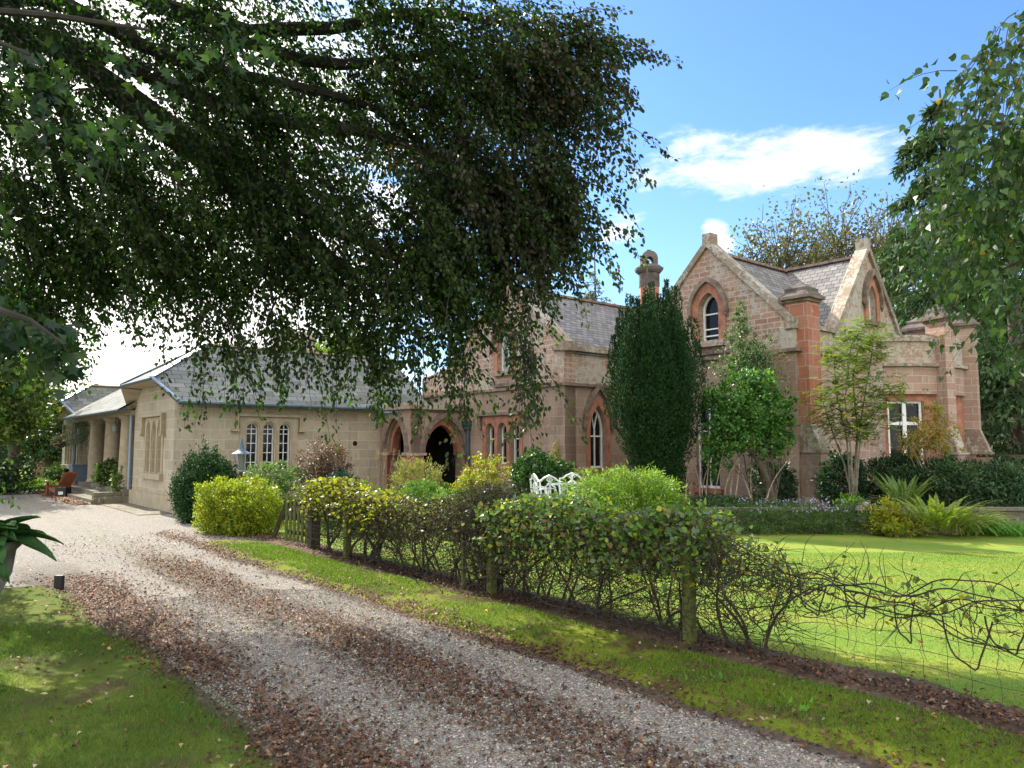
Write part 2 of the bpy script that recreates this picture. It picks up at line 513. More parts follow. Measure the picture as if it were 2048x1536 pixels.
def drive_mat():
    m, t, p = newmat('gravel drive')
    uv = t.node('ShaderNodeUVMap').outputs[0]
    ob = t.node('ShaderNodeTexCoord').outputs['Object']
    sp = t.node('ShaderNodeSeparateXYZ'); t.l.new(uv, sp.inputs[0]); d = sp.outputs[1]; a = sp.outputs[0]
    vor = t.node('ShaderNodeTexVoronoi', i_Scale=95.0); t.l.new(ob, vor.inputs['Vector'])
    vor2 = t.node('ShaderNodeTexVoronoi', i_Scale=38.0); t.l.new(ob, vor2.inputs['Vector'])
    s1 = t.node('ShaderNodeSeparateColor'); t.l.new(vor.outputs['Color'], s1.inputs[0])
    gr = t.ramp(s1.outputs[0], [(0, (.135, .115, .095)), (.35, (.22, .195, .165)), (.7, (.30, .27, .235)), (.93, (.41, .375, .33)), (1, (.58, .56, .52))])
    n = t.noise(ob, 1.4, 6, .6); n2 = t.noise(ob, 6, 6, .7)
    dd = t.m('ADD', d, t.m('MULTIPLY', t.m('SUBTRACT', n, .5), .55))
    dd = t.m('ADD', dd, t.m('MULTIPLY', t.m('SUBTRACT', n2, .5), .35))
    # soil/leaf mould: right margin, centre strip, left margin
    def band(c, w): return t.m('SUBTRACT', 1.0, t.sstep(t.m('ABSOLUTE', t.m('SUBTRACT', dd, c)), w * .6, w))
    far = t.sstep(a, 9.5, 6.5)     # 1 near, 0 far
    b = t.m('MAXIMUM', t.m('MULTIPLY', band(1.10, .28), t.sstep(a, 9.6, 8.6)), t.m('MULTIPLY', band(2.22, .48), t.m('MULTIPLY', far, .75)))
    b = t.m('MAXIMUM', b, t.m('MULTIPLY', band(3.65, .5), far))
    soil = t.ramp(n2, [(.3, (.045, .030, .020)), (.7, (.11, .075, .050))])
    col = t.mix(t.m('MULTIPLY', b, .8), gr, soil)
    # greenish moss film between the tracks farther back
    mo = t.m('MULTIPLY', t.m('MULTIPLY', band(2.2, .5), t.sstep(a, 4, 7)), t.sstep(n2, .45, .65))
    col = t.mix(t.m('MULTIPLY', mo, .55), col, (.15, .16, .05))
    t.put(p.inputs['Base Color'], col); p.inputs['Roughness'].default_value = .9; p.inputs['Specular IOR Level'].default_value = .25
    bm = t.node('ShaderNodeBump', i_Strength=.9, i_Distance=.012, i_Height=t.m('ADD', vor.outputs['Distance'], t.m('MULTIPLY', vor2.outputs['Distance'], .6)))
    t.l.new(bm.outputs[0], p.inputs['Normal'])
    return m


def grass_mat(name, c1, c2, c3, patch=None, pscale=.8, pth=(.55, .7), stripe=False):
    m, t, p = newmat(name)
    ob = t.node('ShaderNodeTexCoord').outputs['Object']
    n = t.noise(ob, 1.2, 6, .65); n2 = t.noise(ob, 45, 4, .7)
    col = t.ramp(t.m('ADD', t.m('MULTIPLY', n, .6), t.m('MULTIPLY', n2, .4)), [(.3, c1), (.5, c2), (.7, c3)])
    if stripe:
        sp = t.node('ShaderNodeSeparateXYZ'); t.l.new(ob, sp.inputs[0])
        w = t.m('SINE', t.m('MULTIPLY', t.m('ADD', t.m('ADD', sp.outputs[1], t.m('MULTIPLY', sp.outputs[0], .33)), t.m('MULTIPLY', n, 1.6)), 4.2))
        col = t.mix(t.m('MULTIPLY', t.sstep(w, -.3, .9), .38), col, (.33, .30, .06))
    if patch is not None:
        pn = t.noise(ob, pscale, 5, .6, .4)
        col = t.mix(t.m('MULTIPLY', t.sstep(pn, *pth), .85), col, patch)
    t.put(p.inputs['Base Color'], col); p.inputs['Roughness'].default_value = .95; p.inputs['Specular IOR Level'].default_value = .1
    b = t.node('ShaderNodeBump', i_Strength=.8, i_Distance=.02, i_Height=n2); t.l.new(b.outputs[0], p.inputs['Normal'])
    return m


M['drive'] = drive_mat()
M['base'] = grass_mat('rough ground', (.05, .08, .02), (.09, .13, .03), (.14, .17, .05), (.10, .07, .045), .5, (.5, .65))
M['lawn'] = grass_mat('mown lawn', (.105, .185, .032), (.155, .24, .038), (.23, .275, .05), (.33, .30, .09), 1.3, (.62, .78), True)
M['verge'] = grass_mat('mossy verge', (.085, .12, .015), (.15, .19, .02), (.22, .24, .03), (.085, .055, .032), 2.2, (.48, .60))
M['leftlawn'] = grass_mat('mossy grass', (.05, .085, .015), (.10, .14, .02), (.20, .21, .03), (.10, .075, .04), 1.6, (.52, .68))
M['soil'] = simple('leaf mould soil', (.12, .085, .058), .95, .5, 3, .8, spec=.1)

me = bpy.data.meshes.new('ground')
me.from_pydata([(-600, -400, -.06), (600, -400, -.06), (600, 900, -.06), (-600, 900, -.06)], [], [(0, 1, 2, 3)]); me.update(); auto_uv(me)
me.materials.append(M['base']); g = bpy.data.objects.new('ground', me); scene.collection.objects.link(g); g['kind'] = 'structure'


def h_drive(a, d):
    return -.012 + .018 * np.exp(-((d - 2.2) / .45) ** 2) + .006 * vnoise(a * 1.2, d * 3, 3)


def h_left(a, d):
    e = np.clip((d - 3.60 + .05 * vnoise(a * 3, a * 2, 7)) / .35, 0, 1); e = e * e * (3 - 2 * e)
    return -.03 + e * (.075 + .03 * vnoise(a * 1.3, d * 1.3, 5)) + .05 * np.clip(d - 4, 0, 3)


def h_verge(a, d):
    t = np.clip((1.20 + .05 * vnoise(a * 3, a * 2, 6) - d) / .2, 0, 1) * np.clip((d - .05) / .3, 0, 1)
    return -.022 + t * (.055 + .018 * vnoise(a * 2.5, d * 4, 8))


def h_lawn(a, d): return .004 + .012 * vnoise(a * .5, d * .5, 9)


# gravel: drive plus forecourt in front of the lodge
sheet('drive', (-6.5, 34, .9, 12.0), 120, 90, lambda a, d: np.where(a < 8.2, h_drive(a, d), h_drive(a, np.full_like(d, 2.2)) * 0 - .004), M['drive'])
sheet('left_lawn', (-5, 7.2, 3.5, 9), 150, 90, lambda a, d: h_left(a, d) - .25 * np.clip(a - 6.5, 0, 1), M['leftlawn'])
sheet('verge', (-5, 9.6, -.12, 1.22), 260, 40, h_verge, M['verge'])
sheet('lawn', (-7, 16, -24, -.02), 60, 90, lambda a, d: h_lawn(a, d) - .02 * np.exp(-(d / .3) ** 2), M['lawn'])
sheet('soil_strip', (-5, 9.6, -.50, .26), 200, 16, lambda a, d: .002 + .02 * np.clip(1 - ((d + .12 + .07 * vnoise(a * 3, a, 4)) / (.30 + .07 * vnoise(a * 2, a * 3, 2))) ** 2, -1, 1) + .008 * vnoise(a * 4, d * 6, 11), M['soil'])
# gravel edge right of the drive close to the house
sheet('forecourt', (9.3, 34, -.5, 1.0), 90, 12, lambda a, d: -.003 + 0 * a, M['drive'])


# far lawn at the left behind the forecourt
fl = MB().prism([(-60, 33, .0), (-20.5, 33, .0), (-22, 60, .0), (-60, 60, .0)], (0, 0, .03)).build('far_lawn', M['lawn']); fl['kind'] = 'structure'

# planted terrace behind the retaining wall
rw0 = gd(1380, 1008, .42); rw1 = gd(2300, 1017, .42)
rw0[1] = 15.3; rw1[1] = 15.1
tp = [(3.6, 15.42), (14.5, 15.22), (22, 16), (24, 30), (3, 30), (-1.0, 21.5), (1.5, 18.0)]
ter = MB().prism([(x, y, -.05) for x, y in tp], (0, 0, .45)).build('terrace', M['soil']); ter['kind'] = 'structure'
tp2 = [(-8.2, 18.6), (-4.0, 17.2), (1.2, 15.6), (3.55, 15.4), (1.45, 17.95), (-1.1, 21.4), (-3, 24)]
ter2 = MB().prism([(x, y, -.05) for x, y in tp2], (0, 0, .16)).build('garden_bed', M['soil']); ter2['kind'] = 'structure'


# ------------------------------------------------------------------ architecture helpers
class FR:
    def __init__(s, o, u, n):
        s.o = V(o[0], o[1], 0); s.u = V(*u); s.n = V(*n)

    def p(s, a, z, out=0.0): return s.o + s.u * a + Z * z + s.n * out

    def box(s, mb, a0, a1, z0, z1, o0, o1):
        r = [s.p(a0, z0, o0), s.p(a1, z0, o0), s.p(a1, z0, o1), s.p(a0, z0, o1)]
        return mb.hexa(r + [q + Z * (z1 - z0) for q in r])

    def wall(s, mb, outline, holes=(), T=.4, front=0.0, sides=True, back=True):
        loops = [list(outline)] + [list(h) for h in holes]
        pts = [p for l in loops for p in l]; n = len(pts)
        tr = tessellate_polygon([[Vector((a, z, 0)) for a, z in l] for l in loops])
        b = len(mb.v)
        mb.v += [tuple(s.p(a, z, front)) for a, z in pts] + [tuple(s.p(a, z, front - T)) for a, z in pts]
        for t in tr:
            q = [np.array(mb.v[b + i]) for i in t]
            if np.dot(np.cross(q[1] - q[0], q[2] - q[0]), s.n) < 0: t = t[::-1]
            mb.f.append(tuple(b + i for i in t))
            if back: mb.f.append(tuple(b + n + i for i in t[::-1]))
        k = 0
        for li, l in enumerate(loops):
            m = len(l)
            if li > 0 or sides:
                for i in range(m):
                    j = (i + 1) % m
                    mb.f.append((b + k + i, b + k + j, b + n + k + j, b + n + k + i))
            k += m
        return mb


def arch(c, w, z0, zs, rise, n=8, tudor=False):
    """outline from bottom-left over the arch to bottom-right"""
    h = w / 2; pts = []
    if tudor:
        xs = h * np.cos(np.linspace(0, math.pi / 2, n + 1))
        zz = rise * (.84 * np.sqrt(np.clip(1 - (xs / h) ** 2, 0, 1)) + .16 * (1 - xs / h))
    else:
        Rr = (h * h + rise * rise) / w; cx = h - Rr
        am = math.atan2(rise, -cx) if Rr > 0 else math.pi / 2
        tt = np.linspace(0, am, n + 1); xs = cx + Rr * np.cos(tt); zz = Rr * np.sin(tt)
    left = [(c - x, zs + z) for x, z in zip(xs, zz)]
    right = [(c + x, zs + z) for x, z in zip(xs[::-1][1:], zz[::-1][1:])]
    return ([(c - h, z0)] if z0 < zs - 1e-6 else []) + left + right + ([(c + h, z0)] if z0 < zs - 1e-6 else [])


def ring(fr, mb, outer, inner, o0, o1, closed=True):
    n = len(outer); b = len(mb.v)
    for pl, o in ((outer, o1), (inner, o1), (inner, o0), (outer, o0)):
        mb.v += [tuple(fr.p(a, z, o)) for a, z in pl]
    for i in range(n if closed else n - 1):
        j = (i + 1) % n
        for k in range(4):
            k2 = (k + 1) % 4
            mb.f.append((b + k * n + i, b + k * n + j, b + k2 * n + j, b + k2 * n + i))
    if not closed:
        for i in (0, n - 1): mb.f.append((b + i, b + n + i, b + 2 * n + i, b + 3 * n + i))
    return mb


def arch_h(x, w, rise):
    h = w / 2; Rr = (h * h + rise * rise) / w; cx = h - Rr
    return math.sqrt(max(0, Rr * Rr - (abs(x) - cx) ** 2))


def window(fr, par, c, w, z0, zs, rise, rec=.16, fw=.045, vbars=(0.0,), hbars=(), glass='glass', sill=None, frame_mat='white', top_y=False, label=None):
    o = arch(c, w, z0, zs, rise); i_ = arch(c, w - 2 * fw, z0 + fw, zs, rise * (w - 2 * fw) / w)
    g = MB(); fr.wall(g, o, [], T=.01, front=-rec)
    pane = g.build('window', M[glass], par, label=label)
    f = MB(); ring(fr, f, o, i_, -rec, -rec + .05)
    for x in vbars:
        top = zs + arch_h(x, w - 2 * fw, rise * (w - 2 * fw) / w) if not top_y else zs
        fr.box(f, c + x - fw * .35, c + x + fw * .35, z0, top, -rec + .004, -rec + .042)
    for z in hbars:
        ww = w / 2 if z <= zs else w / 2 * math.sqrt(max(0.05, 1 - ((z - zs) / rise) ** 1.6))
        fr.box(f, c - ww + .01, c + ww - .01, z - fw * .35, z + fw * .35, -rec + .006, -rec + .038)
    if top_y:   # Y tracery in the head
        for sx in (-1, 1):
            pts = []
            for k in range(9):
                tt = k / 8; x = sx * (w / 2 - fw) * .98 * (1 - (1 - tt) ** 1.0) * .62; zz = rise * .86 * math.sin(tt * 1.3)
                pts.append(fr.p(c + x, zs + zz * .98, -rec + .022))
            f.tube(pts, fw * .4, 4)
    f.build('window_frame', M[frame_mat], pane)
    if sill:
        s_ = MB(); fr.box(s_, c - w / 2 - sill[0], c + w / 2 + sill[0], z0 - sill[1], z0 - .004, -rec + .02, sill[2]); s_.build('window_sill', M[sill[3]], pane)
    return pane


def hood(fr, par, c, w, zs, rise, t=.1, out=.08, mat='redtrim', drop=.0, corb=True, proud=0.0):
    o = arch(c, w + 2 * t, zs - drop, zs, rise * (w + 2 * t) / w); i_ = arch(c, w, zs - drop, zs, rise)
    m = MB(); ring(fr, m, o, i_, proud - .02, out, closed=False)
    if corb:
        for sx in (-1, 1):
            x = c + sx * (w / 2 + t / 2)
            m.lathe(fr.p(x, zs - drop - .17, out * .5), [(.012, 0), (.035, .03), (.03, .06), (.06, .11), (.07, .17)], 10)
    return m.build('hood_mould', M[mat], par)


# ------------------------------------------------------------------ the cream stone lodge (left)
C0 = gd(351, 1027)
lodge = empty('stone_lodge', C0, 'long low buff sandstone lodge with slate hipped roof and a columned front at the left', 'house')
fA = FR(C0, u2, -u1)           # long wall facing the garden
fL = FR(C0, u1, -u2)           # entrance front facing the drive
WA = 6.6
holes = [arch(1.92 + .46 * k, .32, 1.02, 2.18, .17) for k in range(3)]
m = MB(); fA.wall(m, [(0, -.2), (WA, -.2), (WA, 2.93), (0, 2.93)], holes, T=.4, sides=True)
m.build('wall', M['lodge'], lodge)
for k in range(3):
    window(fA, lodge, 1.92 + .46 * k, .32, 1.02, 2.18, .17, rec=.14, fw=.028, vbars=(0,), hbars=(1.27, 1.53, 1.79, 2.05, 2.18))
m = MB()       # moulded surround standing proud of the wall
fA.wall(m, [(1.56, .99), (3.20, .99), (3.20, 2.50), (1.56, 2.50)], [arch(1.92 + .46 * k, .40, 1.0, 2.18, .21) for k in range(3)], T=.03, front=.028)
m.build('window_surround', M['buff'], lodge)
m = MB(); fA.box(m, 1.46, 3.28, 2.515, 2.585, .0, .09); fA.box(m, 1.44, 1.52, 2.16, 2.513, .0, .085); fA.box(m, 3.24, 3.32, 2.16, 2.513, .0, .085)
fA.box(m, 1.34, 1.54, 2.11, 2.158, .0, .10); fA.box(m, 3.22, 3.42, 2.11, 2.158, .0, .10); m.build('label_mould', M['buff'], lodge)
m = MB(); fA.box(m, 1.5, 3.26, .92, .985, 0, .09); m.build('window_sill', M['buff'], lodge)
m = MB(); fA.box(m, -.08, WA, -.1, .40, 0, .07); fL.box(m, -.08 + .0, 4.62, -.1, .405, .0, .072); fL.box(m, 13.5, 16.9, -.1, .405, 0, .07); m.pieces('plinth', M['buff'], lodge)
m = MB(); m.lathe(fA.p(5.02, 1.80, .005) , [(.001, 0), (.07, 0.0)], 12)
vent = MB(); vv = [fA.p(5.02 + .075 * math.cos(t), 1.79 + .075 * math.sin(t), .004) for t in np.linspace(0, 2 * math.pi, 14)[:-1]]
vent.prism(vv, -fA.n * .003 + fA.n * .004); vent.build('vent', M['dark'], lodge)
# front: near bay, far bay
BAYW = 4.55


def bay_outline(t0, t1):
    w = 1.02
    return [(t0, -.2), (t1, -.2), (t1, 2.93), (t1 - w * .72, 3.42), (t0 + w * .72, 3.42), (t0, 2.93)]


def bay(t0, t1, sc=1.0):
    c = (t0 + t1) / 2
    hs = [arch(c + (k - 1) * .58, .40, .98, 2.12, .28) for k in range(3)]
    m = MB(); fL.wall(m, bay_outline(t0, t1), hs, T=.35); m.build('wall', M['lodge'], lodge)
    for k in range(3):
        x = c + (k - 1) * .58
        g = MB(); fL.wall(g, arch(x, .40, .98, 2.12, .28), [], T=.01, front=-.17); pn = g.build('blind_window_panel', M['buff'], lodge)
    m = MB(); fL.wall(m, [(c - .95, .96), (c + .95, .96), (c + .95, 2.52), (c - .95, 2.52)], [arch(c + (k - 1) * .58, .46, .97, 2.12, .31) for k in range(3)], T=.03, front=.028)
    m.build('window_surround', M['buff'], lodge)
    m = MB(); fL.box(m, c - 1.08, c + 1.08, 2.53, 2.61, 0, .13)
    for sx in (-1, 1):
        fL.box(m, c + sx * 1.02 - .055, c + sx * 1.02 + .055, 2.05, 2.528, 0, .12); fL.box(m, c + sx * 1.06 - .08, c + sx * 1.06 + .08, 1.99, 2.048, 0, .14)
    m.build('label_mould', M['buff'], lodge)
    m = MB(); fL.box(m, c - 1.05, c + 1.05, .80, .955, 0, .11); m.build('window_sill', M['buff'], lodge)


bay(.003, BAYW)
bay(13.6, 16.9)


def bay_roof(t0, t1, wl):
    """ridge along u2, clipped hip at the front"""
    oh = .32; pitch = .70; ze = 2.93 - .06
    ca = (t0 + t1) / 2; half = (t1 - t0) / 2 + oh; zr = ze + half * pitch
    zc = 3.50; hw = (zr - zc) / pitch      # half width of clipped front eave
    fo = .55                                # front overhang
    back = wl
    hipback = (zr - zc) / .62
    P = lambda a, z, o: fL.p(a, z, o)
    m = MB()
    A = P(ca - half, ze, .12); B = P(ca + half, ze, .12); A2 = P(ca - half, ze, -back); B2 = P(ca + half, ze, -back)
    Cc = P(ca - hw, zc, fo); Dd = P(ca + hw, zc, fo); Rf = P(ca, zr, fo - hipback); Rb = P(ca, zr, -back)
    pts = [A, B, A2, B2, Cc, Dd, Rf, Rb]
    m.add(pts, [(0, 4, 6, 7, 2), (1, 3, 7, 6, 5), (4, 5, 6)])
    th = V(0, 0, -.05)
    q = [p + th for p in pts]
    m.add(q, [(0, 4, 6, 7, 2)[::-1], (1, 3, 7, 6, 5)[::-1], (4, 5, 6)[::-1]])
    m.add([A, Cc, A + th, Cc + th, Dd, Dd + th, B, B + th, A2, A2 + th, B2, B2 + th], [(0, 1, 3, 2), (1, 4, 5, 3), (4, 6, 7, 5), (0, 2, 9, 8), (6, 10, 11, 7)])
    rf = m.build('roof', M['slate'], lodge)
    l = MB(); up = V(0, 0, .02)
    for a_, b_ in ((Cc, Rf), (Dd, Rf)): l.beam(a_ + up, b_ + up, .17, .03)
    l.beam(A + up, Cc + up, .07, .04); l.beam(B + up, Dd + up, .07, .04)
    l.build('lead_hip', M['lead'], rf)
    l = MB(); l.beam(Rf + up, Rb + up, .2, .05); l.build('ridge', M['buff'], rf)
    gt = MB(); gt.tube([A - Z * .05, A2 - Z * .05], .055, 8); gt.tube([Cc - Z * .03, Dd - Z * .03], .045, 8); gt.tube([B - Z * .05, B2 - Z * .05], .055, 8)
    gt.build('gutter', M['gutter'], lodge)
    # soffit boards under the clipped front
    s_ = MB(); s_.add([Cc - Z * .07, Dd - Z * .07, P(ca + hw - .15, 3.40, -.05), P(ca - hw + .15, 3.40, -.05)], [(0, 1, 2, 3)])
    s_.add([A - Z * .09, Cc - Z * .09, P(ca - hw + .1, 3.38, -.05), P(ca - half + .3, 2.9, -.05)], [(0, 1, 2, 3)])
    s_.add([B - Z * .09, Dd - Z * .09, P(ca + hw - .1, 3.38, -.05), P(ca + half - .3, 2.9, -.05)], [(0, 1, 2, 3)])
    s_.build('soffit', M['buff'], lodge)
    return rf


bay_roof(.003, BAYW, 7.6)
bay_roof(13.6, 16.9, 7.0)
# middle range with the colonnade
m = MB(); e0 = fL.p(BAYW - .2, 2.83, .5); e1 = fL.p(13.9, 2.83, .5); r0 = fL.p(BAYW - .2, 4.55, -2.3); r1 = fL.p(13.9, 4.55, -2.3); b0 = fL.p(BAYW - .2, 2.9, -5); b1 = fL.p(13.9, 2.9, -5)
m.add([e0, e1, r1, r0, b0, b1] + [p - Z * .06 for p in (e0, e1, r1, r0)], [(0, 1, 2, 3), (3, 2, 5, 4), (6, 9, 8, 7), (0, 6, 7, 1)])
rf = m.build('roof', M['slate'], lodge)
MB().beam(r0 + Z * .02, r1 + Z * .02, .2, .05).build('ridge', M['buff'], rf)
MB().tube([e0 - Z * .05, e1 - Z * .05], .05, 8).build('gutter', M['gutter'], lodge)
m = MB(); fL.box(m, BAYW, 13.6, 2.665, 2.80, -.55, .12)
m.build('entablature', M['buff'], lodge)
m = MB(); fL.wall(m, [(BAYW, 0), (13.6, 0), (13.6, 2.9), (BAYW, 2.9)], [arch(9.0, 1.2, .45, 2.1, .4)], T=.3, front=-1.9); m.build('wall', M['lodge'], lodge, label='shaded back wall behind the columns')
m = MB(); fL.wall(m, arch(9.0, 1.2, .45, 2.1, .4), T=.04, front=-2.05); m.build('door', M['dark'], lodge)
m = MB(); fL.box(m, BAYW + .002, BAYW + .32, .0, 2.93, -1.9, -.36); fL.box(m, 13.28, 13.598, .0, 2.93, -1.9, -.36); m.pieces('wall', M['lodge'], lodge, label='return wall beside the columns')
prof = [(.29, 0), (.29, .05), (.265, .08), (.26, .1), (.252, .8), (.222, 2.06), (.24, 2.07), (.24, 2.10), (.225, 2.11), (.23, 2.14), (.28, 2.18), (.31, 2.245)]
for tt in (6.1, 8.35, 10.9):
    m = MB(); m.lathe(fL.p(tt, .415, -.18), prof, 28); m.build('column', M['buff'], lodge, smooth=True)
m = MB()
fL.box(m, 4.62, 13.5, -.1, .41, -1.9, .25); fL.box(m, 4.9, 12.6, -.1, .27, .252, .62); fL.box(m, 4.7, 12.9, -.1, .13, .622, 1.05); fL.box(m, 4.66, 4.95, -.1, .34, .254, 1.0)
m.build('steps', M['concrete'], lodge)
m = MB(); m.tube([fL.p(13.42, 2.62, .1), fL.p(13.42, .0, .1)], .045, 8); m.tube([fL.p(13.42, 2.4, .1), fL.p(13.42, 2.62, .1)], [.05, .12], 8)
m.build('downpipe', M['gutter'], lodge)
m = MB(); m.tube([fL.p(4.66, 2.75, .08), fL.p(4.66, .0, .08)], .04, 8); m.build('downpipe', M['lead'], lodge)
# chimneys
cp = at(590, 690, 26)
m = MB(); m.box((cp[0], cp[1], 3.5), 1.2, .6, 1.95, u2, u1); m.box((cp[0], cp[1], 5.452), 1.35, .75, .12, u2, u1); m.box((cp[0], cp[1], 5.574), 1.1, .5, .12, u2, u1)
m.build('chimney', M['lodge'], lodge)
# stone paving at the wall foot
pv = MB(); fL.box(pv, .0, 4.6, -.04, .012, .075, .85); fL.box(pv, 4.8, 13.5, -.04, .012, 1.055, 1.5); pvo = pv.build('paving', M['concrete']); pvo['kind'] = 'structure'

# ------------------------------------------------------------------ entrance porch
P0 = C0 + u2 * 5.87
P1 = P0 - u1 * 1.76; P2 = P1 + u2 * 2.02
porch = empty('arched_porch', P1, 'low flat roofed red sandstone porch with two pointed arches between lodge and gabled house', 'porch')
fS = FR(P0, -u1, -u2); fP = FR(P1, u2, -u1)
hS = arch(.98, 1.12, .1, 1.53, .98, 10, True); hP = arch(1.15, 1.42, .1, 1.53, 1.0, 10, True)
m = MB(); fS.wall(m, [(-.2, 0), (1.76, 0), (1.76, 2.78), (-.2, 2.78)], [hS], T=.38)
fP.wall(m, [(0.004, 0), (2.05, 0), (2.05, 2.782), (0.004, 2.782)], [hP], T=.38); m.build('wall', M['redlow'], porch)
m = MB(); fS.box(m, -.2, 1.90, 2.784, 2.90, -.42, .13); fS.box(m, -.2, 1.84, 2.902, 2.98, -.4, .06); fP.box(m, .0, 2.03, 2.786, 2.902, -.42, .128); fP.box(m, .0, 2.03, 2.904, 2.982, -.4, .062)
m.build('parapet_coping', M['coping'], porch)
m = MB(); ring(fS, m, arch(.98, 1.36, 1.53, 1.53, 1.14, 10, True), arch(.98, 1.16, 1.53, 1.53, 1.01, 10, True), -.02, .10, False)
ring(fP, m, arch(1.15, 1.70, 1.53, 1.53, 1.17, 10, True), arch(1.15, 1.46, 1.53, 1.53, 1.03, 10, True), -.02, .10, False); m.build('hood_mould', M['darktrim'], porch)
m = MB(); ring(fP, m, arch(1.15, 1.42, 1.53, 1.53, 1.0, 10, True), arch(1.15, 1.16, 1.53, 1.53, .82, 10, True), -.32, -.10, False)
ring(fS, m, arch(.98, 1.12, 1.53, 1.53, .98, 10, True), arch(.98, .90, 1.53, 1.53, .80, 10, True), -.32, -.10, False); m.build('arch_ring', M['redtrim'], porch)
m = MB()
for (f_, a0, a1) in ((fS, .18, .50), (fS, 1.46, 1.80), (fP, -.04, .50), (fP, 1.80, 2.03)):
    f_.box(m, a0, a1, 1.44, 1.52, -.42, .09)
m.pieces('impost', M['coping'], porch)
m = MB(); fS.box(m, 1.545, 1.765, .0, 1.438, -.40, .022); fP.box(m, .005, .435, .0, 1.436, -.4, .024); fP.box(m, 1.86, 2.02, .0, 1.436, -.4, .02); m.pieces('pier', M['redtrim'], porch)
m = MB(); m.hexa([P0 - u2 * .2 + Z * 2.70, P1 + Z * 2.70 - u2 * -.1, P2 + Z * 2.70, P0 + u2 * 2.1 + Z * 2.70, P0 - u2 * .2 + Z * 2.76, P1 + u2 * .1 + Z * 2.76, P2 + Z * 2.76, P0 + u2 * 2.1 + Z * 2.76]); m.build('flat_roof', M['lead'], porch)
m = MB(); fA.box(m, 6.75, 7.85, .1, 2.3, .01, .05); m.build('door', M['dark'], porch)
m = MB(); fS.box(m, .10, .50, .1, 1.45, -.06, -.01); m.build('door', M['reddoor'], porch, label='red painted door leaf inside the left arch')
m = MB(); fA.wall(m, [(WA, 0), (WA + 1.6, 0), (WA + 1.6, 2.7), (WA, 2.7)], T=.3); m.build('wall', M['dark'], porch, label='rear wall inside the porch with its shade painted black')  # wall coloured near black: the porch shade is painted in

# ------------------------------------------------------------------ the red sandstone gabled house
Mc = P2 - u1 * 4.31
Bc = V(6.726, 17.68, 0)
house = empty('gabled_house', Mc, 'red sandstone gothic house with steep gables, slate roofs, buttresses and a curved bow', 'house')
fM = FR(P2, -u1, -u2)          # left gable front
fMs = FR(Mc, u2, -u1)          # its garden side
fR = FR(Bc, u1, -u2)           # right gable front
fRs = FR(Bc, u2, -u1)          # right garden side

# --- middle wing
m = MB(); fM.box(m, -1.70, -.22, .05, 2.35, .01, .05); m.build('door', M['dark'], porch, label='near black panel painting in the porch shade')  # near-black panel over the gable wall, added to paint in porch shade
gl, gr, ga, gz, ge = -.80, 4.31, 1.78, 6.45, 4.30
hTri = [arch(1.16 + .56 * k, .40, 1.20, 2.16, .22) for k in range(3)]
hUp = arch(1.80, .62, 3.88, 4.62, .52)
m = MB(); fM.wall(m, [(-2.6, -.2), (4.31, -.2), (4.31, 3.36), (-2.6, 3.36)], hTri, T=.4); m.build('wall', M['redlow'], house)
m = MB(); fM.wall(m, [(-2.6, 3.38), (4.31, 3.38), (4.31, ge), (ga + .0, gz), (gl, ge - .05), (-2.6, ge - .35)], [hUp], T=.38, front=-.02); m.build('gable_wall', M['red'], house)
for k in range(3): window(fM, house, 1.16 + .56 * k, .40, 1.20, 2.16, .22, rec=.18, fw=.04, vbars=(), hbars=(1.92,), glass='glass')
m = MB(); fM.wall(m, [(.80, 1.05), (2.62, 1.05), (2.62, 2.58), (.80, 2.58)], [arch(1.16 + .56 * k, .42, 1.10, 2.16, .23) for k in range(3)], T=.04, front=.035); m.build('window_surround', M['redtrim'], house)
m = MB(); fM.box(m, .64, 2.78, 2.60, 2.68, 0, .12); fM.box(m, .64, .75, 2.22, 2.598, 0, .11); fM.box(m, 2.67, 2.78, 2.22, 2.598, 0, .11)
m.lathe(fM.p(2.73, 2.10, .06), [(.02, 0), (.05, .04), (.06, .12)], 10); m.build('label_mould', M['darktrim'], house)
window(fM, house, 1.80, .62, 3.88, 4.62, .52, rec=.2, fw=.045, vbars=(0,), hbars=(4.55,), glass='glassgrey', sill=(.15, .14, .10, 'coping'))
m = MB(); ring(fM, m, arch(1.80, .98, 3.88, 4.60, .78), arch(1.80, .64, 3.88, 4.62, .53), -.05, .02, False); m.build('window_surround', M['redtrim'], house)
hood(fM, house, 1.80, .98, 4.60, .78, t=.08, out=.09, mat='darktrim')
m = MB(); fM.box(m, -2.6, 4.42, 3.30, 3.375, -.1, .10); fMs.box(m, -.08, 3.0, 3.302, 3.377, -.1, .105)
fM.box(m, 1.3, 2.4, 3.42, 3.52, -.1, .08); m.build('string_course', M['darktrim'], house)
# side
hS2 = arch(1.23, .58, 1.12, 2.14, .66)
m = MB(); fMs.wall(m, [(0.003, -.2), (2.9, -.2), (2.9, 3.36), (.003, 3.36)], [hS2], T=.4); m.build('wall', M['redlow'], house)
m = MB(); fMs.wall(m, [(.003, 3.38), (2.9, 3.38), (2.9, 4.24), (.003, 4.24)], T=.36, front=-.022); m.build('parapet', M['parapet'], house)
m = MB(); fMs.box(m, -.06, 2.9, 4.245, 4.36, -.36, .07); fMs.box(m, -.03, 2.9, 4.362, 4.42, -.3, .03); fM.box(m, 3.9, 4.36, 4.25, 4.37, -.3, .065); m.build('parapet_coping', M['coping'], house)
window(fMs, house, 1.23, .58, 1.12, 2.14, .66, rec=.16, fw=.05, vbars=(0,), hbars=(1.98,), glass='glass', top_y=True)
m = MB(); ring(fMs, m, arch(1.23, .92, 1.12, 2.10, .98), arch(1.23, .62, 1.12, 2.14, .68), -.03, .03, False); m.build('window_surround', M['redtrim'], house)
